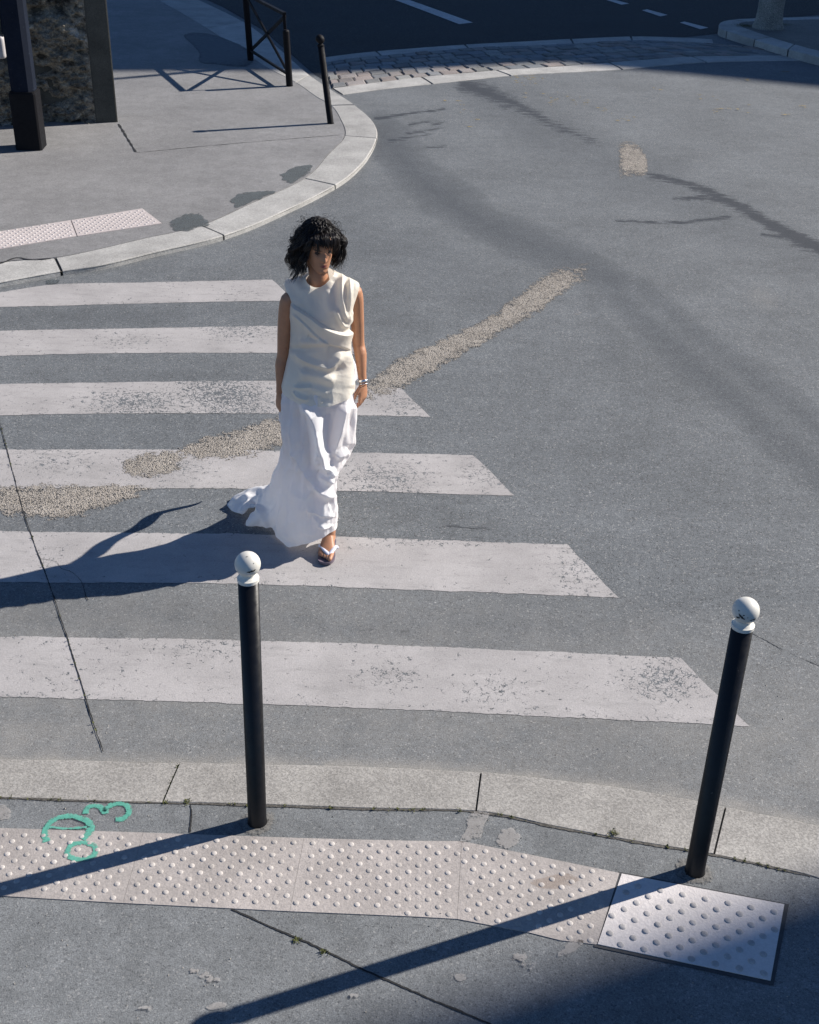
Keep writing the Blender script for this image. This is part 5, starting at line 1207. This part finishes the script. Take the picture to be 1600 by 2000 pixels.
d_ += folds(P, nrm, [
    ('s', [(570, 592), (590, 606), (620, 627), (645, 642), (668, 650), (680, 647), (688, 636)], 26, .022),
    ('s', [(576, 606), (600, 632), (622, 655), (642, 671)], 12, .009), ('s', [(640, 672), (660, 676), (684, 685)], 14, -.012),
    ('r', [(602, 655), (624, 664)], 5, -.007), ('r', [(565, 681), (600, 682), (640, 673)], 6, -.009), ('r', [(585, 668), (615, 668), (642, 673)], 8, .008),
    ('c', [(574, 688), (596, 703), (616, 712), (642, 718), (656, 706), (668, 688)], 13, .014), ('r', [(590, 716), (625, 724), (655, 728), (675, 712)], 9, -.010),
    ('r', [(585, 735), (600, 728), (625, 732), (655, 745)], 10, .008), ('r', [(580, 748), (610, 750), (650, 760)], 8, -.008),
    ('c', [(572, 756), (590, 757), (610, 756)], 7, .010), ('c', [(574, 762), (584, 774), (604, 781)], 8, .014), ('r', [(600, 768), (625, 780), (650, 778)], 9, -.009), ('c', [(622, 776), (630, 788)], 9, .010),
    ('c', [(668, 532), (668, 560), (671, 598), (674, 628)], 9, .010), ('c', [(682, 540), (684, 572), (680, 608), (676, 632)], 8, .009), ('r', [(675, 545), (677, 585), (676, 615)], 6, -.009), ('r', [(656, 540), (655, 570), (660, 610)], 8, -.007),
    ('r', [(642, 565), (640, 592), (650, 612)], 8, .006), ('c', [(656, 603), (664, 625), (672, 640)], 7, .009), ('c', [(688, 605), (680, 628), (672, 642)], 7, .010),
    ('r', [(575, 548), (590, 575), (586, 600)], 9, .005), ('r', [(598, 560), (603, 590), (610, 612)], 9, .004),
    ('r', [(686, 690), (690, 720), (687, 760)], 8, .008),
])
P = P + nrm * d_[:, None]
top = mesh_obj('top', P, F, M_TOP, person, True); top['label'] = 'sleeveless cream satin top with a draped wrap fold'
# loose back tail of the top, seen beside the arm
G = []
for v in np.linspace(0, 1, 16):
    for u in np.linspace(0, 1, 14):
        a = at(683 + (3 + 13 * min(1, v * 1.6)) * u, 688 + 62 * v - 8 * u * v, 6.08 + .03 * u); G.append(a + A3(0, .012 * math.sin(u * 5 + v * 3), 0))
mesh_obj('back_tail', G, [(j * 14 + i, j * 14 + i + 1, (j + 1) * 14 + i + 1, (j + 1) * 14 + i) for j in range(15) for i in range(13)], M_SKIRT, person, True)

# --- hair
def hair():
    r2 = np.random.default_rng(12); Vs = []; Fs = []
    def strand(path, r0_, curl, turns, ph, n=30, sides=4):
        C = catmull(path, 12); s = arc(C); q = np.linspace(0, s[-1], n); C = np.stack([np.interp(q, s, C[:, k]) for k in range(3)], 1)
        T = np.gradient(C, axis=0); T /= np.linalg.norm(T, axis=1)[:, None]; a = np.cross(T, A3(.3, .2, 1)); a /= np.linalg.norm(a, axis=1)[:, None] + 1e-9; b = np.cross(T, a)
        t = np.linspace(0, 1, n); amp = curl * np.clip(t * 2.2, 0, 1); w = turns * 2 * math.pi * t + ph
        C = C + a * (amp * np.cos(w))[:, None] + b * (amp * np.sin(w))[:, None]
        R = r0_ * np.clip(np.minimum(1, (1 - t) * 6.0) * (.7 + .3 * np.sin(t * 9 + ph)), .18, 1)
        v, f = tube_mesh(C, R, sides, cap=False); Vs.append((v, f))
    for i in range(96):                                    # locks of curls, sides and back
        az = r2.uniform(-1.05 * math.pi, .05 * math.pi) if i % 3 else r2.choice([-1.0, 0.0]) * math.pi + r2.normal(0, .30)
        el_ = r2.uniform(.10, 1.5); left = math.cos(az) < 0; ca, sa_ = math.cos(az), math.sin(az)
        rx, ry = r2.uniform(.075, .140), .120 * r2.uniform(.6, 1.1); zend = r2.uniform(-.178, -.02) if left else r2.uniform(-.140, -.01)
        if abs(ca) > .75 and sa_ > -.25: rx = max(rx, .092)
        curl, turns, ph = r2.uniform(.009, .019), r2.uniform(1.3, 3.0), r2.random() * 6.28
        for k in range(13):
            e2 = el_ + r2.normal(0, .10); a2 = az + r2.normal(0, .10); dx, dy, dz = math.cos(a2) * math.cos(e2), math.sin(a2) * math.cos(e2), math.sin(e2)
            root = A3(dx * .070, dy * .092 - .006, .012 + dz * .098); nn = A3(dx, dy, dz + .2); nn /= np.linalg.norm(nn); j = r2.normal(0, .0045, 3)
            m1 = root + nn * r2.uniform(.020, .036); m2 = A3(ca * rx * .98, sa_ * ry - .005, zend * .40 + .034) + j; e = A3(ca * rx, sa_ * ry - .005, zend + r2.uniform(-.012, .02)) + j * 1.6
            strand([hl(*q) for q in (root, m1, m2, e)], r2.uniform(.0013, .0034), curl * r2.uniform(.8, 1.15), turns * r2.uniform(.95, 1.05), ph + r2.normal(0, .25), 40)
    for i in range(16):                                    # fringe in separate wisps
        xg = -.066 + .132 * (i + r2.uniform(.1, .9)) / 16; sw = r2.normal(0, .008); zg = r2.uniform(.024, .052) - (abs(xg) > .048) * r2.uniform(.0, .05)
        for k in range(10):
            x = xg + r2.normal(0, .0035); root = A3(x * .72, r2.uniform(.0, .055) - abs(x) * .4, .100 - 3 * x * x); xe = x * 1.06 + sw; ye = .100 - 5.2 * xe * xe
            strand([hl(*q) for q in (root, A3(x * .95, .090 - 4 * x * x, .092 - 2 * x * x), A3(xe, ye + .010, .058), A3(xe + sw * .7 + r2.normal(0, .003), ye + .005, zg + r2.normal(0, .006)))], r2.uniform(.0016, .0034), r2.uniform(.002, .005), r2.uniform(.6, 1.6), r2.random() * 1.5 + i, 20)
    for i in range(110):                                   # temples
        sd = r2.choice([-1, 1]); x = sd * r2.uniform(.046, .072); root = A3(x * .8, r2.uniform(.0, .04), .088); xe = sd * r2.uniform(.062, .080)
        strand([hl(*q) for q in (root, A3(x * 1.02, .062, .070), A3(xe, r2.uniform(.030, .066), .030), A3(xe * 1.05, r2.uniform(.005, .050), r2.uniform(-.05, .0)))], r2.uniform(.002, .004), r2.uniform(.003, .009), r2.uniform(1, 2.2), r2.random() * 6.28, 24)
    for i in range(200):                                   # crown: from the parting forwards and sideways
        a = r2.uniform(0, 2 * math.pi); x0 = r2.normal(.012, .022); y0 = r2.uniform(-.06, .045); L = r2.uniform(.05, .10); tx, ty_ = x0 + math.cos(a) * L, y0 + math.sin(a) * L * .8
        hgt = lambda x, y: .120 * math.sqrt(max(.02, 1 - (x / .088) ** 2 - ((y + .004) / .108) ** 2)) + .004
        strand([hl(x0, y0, hgt(x0, y0) - .008), hl((x0 + tx) / 2, (y0 + ty_) / 2, hgt((x0 + tx) / 2, (y0 + ty_) / 2) + r2.uniform(.004, .014)), hl(tx, ty_, hgt(tx, ty_) + r2.uniform(-.004, .012))], r2.uniform(.002, .004), r2.uniform(.003, .008), r2.uniform(.8, 2.0), r2.random() * 6.28, 18)
    for i in range(170):                                    # flyaways
        az = r2.uniform(-1.05 * math.pi, .05 * math.pi); z = r2.uniform(-.12, .11); rr = .125 if z < .05 else .10
        p = A3(math.cos(az) * .09, math.sin(az) * .09, z * .8 + .02); e = A3(math.cos(az) * rr * r2.uniform(1.05, 1.25), math.sin(az) * rr, z + r2.normal(0, .02))
        strand([hl(*p), hl(*((p + e) / 2 + A3(0, 0, .015))), hl(*e)], .0010, .016, r2.uniform(1, 2.2), r2.random() * 6.28, 18, 3)
    # under-mass so that no scalp shows between the curls
    V = []; F = []; n, rows = 48, 26
    for i in range(rows):
        ph = math.pi * (i / (rows - 1)) * .80
        for j in range(n):
            a = 2 * math.pi * j / n; k = 1 + .10 * (fbm(math.cos(a) * 3 + 4, math.sin(a) * 3 + 4, i * .35, seed=6) - .5) * 2
            zc = math.cos(ph); rr = math.sin(min(ph, 1.75)) ** .8; y = math.sin(a) * .098 * rr * k - .008
            ylim = .062 if zc > .30 else -.008 - (0.30 - zc) * .03
            V.append(hl(math.cos(a) * (.076 + (.020 if zc < .2 else 0)) * rr * k, min(y, ylim), zc * (.112 if zc > 0 else .130) + .002))
    F = [(i * n + j, i * n + (j + 1) % n, (i + 1) * n + (j + 1) % n, (i + 1) * n + j) for i in range(rows - 1) for j in range(n)]
    Vs.append((V, F))
    return merge(Vs)
V, F = hair(); h_ = mesh_obj('hair', V, F, M_HAIR, person, True); h_['label'] = 'black shoulder-length curls with a fringe'

# --- sandal, bracelet, ring
def outline(z, grow=0.0):
    L = [(-.030, 0), (-.024, .022), (.0, .034), (.05, .036), (.10, .041), (.15, .052), (.19, .053), (.22, .046), (.238, .030), (.244, .008), (.238, -.016), (.226, -.034), (.19, -.046), (.15, -.050), (.10, -.040), (.05, -.034), (.0, -.032), (-.024, -.020)]
    return catmull([H0 * A3(1, 1, 0) + fd * l + fs * (w * .90 + math.copysign(grow, w)) + A3(0, 0, z + max(0, l - .15) * .10) for l, w in L], 4, closed=True)
a, b, c = outline(.004), outline(.016, .001), outline(.0185, -.002); n = len(a)
V = list(a) + list(b) + list(c); F = [tuple(range(n))[::-1], tuple(range(2 * n, 3 * n))] + [(k * n + i, k * n + (i + 1) % n, (k + 1) * n + (i + 1) % n, (k + 1) * n + i) for k in (0, 1) for i in range(n)]
sandal = mesh_obj('sandal', V, F, M_SOLE, person)
kn = H0 * A3(1, 1, 0) + fd * .183 + fs * .018 + A3(0, 0, .043)
for s, l in ((1, .075), (-1, .070)):
    e0 = H0 * A3(1, 1, 0) + fd * l + fs * s * (.047 if s > 0 else .045) + A3(0, 0, .022)
    m = H0 * A3(1, 1, 0) + fd * (.125) + fs * (s * .040 + .004) + A3(0, 0, .056)
    V, F = tube_mesh(catmull([e0, m, kn + fs * s * .006 + A3(0, 0, .004), kn], 8), [.006] + [.0085] * 20 + [.0095] * 3 + [.007], 12, ell=[.008] + [.0125] * 20 + [.0105] * 3 + [.007]); mesh_obj('strap', V, F, M_STRAP, sandal, True)
V, F = tube_mesh([kn, kn + fd * .006 + A3(0, 0, -.030)], .004, 8); mesh_obj('toe_post', V, F, M_STRAP, sandal, True)
def ring_tube(c, d, r, t, w):
    d = d / np.linalg.norm(d); a = np.cross(d, A3(0, 1, .1)); a /= np.linalg.norm(a); b = np.cross(d, a); n = 30; m = 10; V = []
    for i in range(n):
        u = 2 * math.pi * i / n; e = a * math.cos(u) + b * math.sin(u)
        for j in range(m): q = 2 * math.pi * j / m; V.append(c + e * (r + t * math.cos(q)) + d * w * math.sin(q))
    return V, [(i * m + j, i * m + (j + 1) % m, ((i + 1) % n) * m + (j + 1) % m, ((i + 1) % n) * m + j) for i in range(n) for j in range(m)]
bd = WR_ - ER
V, F = ring_tube(WR_ - bd / np.linalg.norm(bd) * .010, bd, .0265, .004, .0075); mesh_obj('bracelet', V, F, M_SILVER, person, True)
V, F = ring_tube(WR_ + bd / np.linalg.norm(bd) * .006, bd, .0270, .002, .002); mesh_obj('bangle', V, F, M_SILVER, person, True)
rp = tips[1] * .35 + (WL_ + A3(-.005, -.01, -.08)) * .65
V, F = ring_tube(rp, A3(0, -.3, -1), .0105, .0018, .003); mesh_obj('finger_ring', V, F, M_SILVER, person, True)

# unseen loose fold added behind the skirt, shaped to cast the shadow left of her
bc = [(392, 981), (345, 994), (295, 1012), (250, 1038), (200, 1072), (150, 1100)]
tz = [.40, .46, .54, .64, .76, .88]; wz = [.015, .055, .075, .085, .09, .10]
C = catmull([gp(x, y) + (SUN_H * z / math.tan(SUN_EL) + A3(0, 0, z)) for (x, y), z in zip(bc, tz)], 6); W_ = np.interp(np.linspace(0, 5, len(C)), range(6), wz)
n = 8; V = [c + A3(.02 * math.sin(i * .5), .015 * math.sin(j * .9 + i * .3), (j / (n - 1) - .5) * w) for i, (c, w) in enumerate(zip(C, W_)) for j in range(n)]
mesh_obj('shadow_fold', V, [(i * n + j, i * n + j + 1, (i + 1) * n + j + 1, (i + 1) * n + j) for i in range(len(C) - 1) for j in range(n - 1)], M_SKIRT, skirt, True)
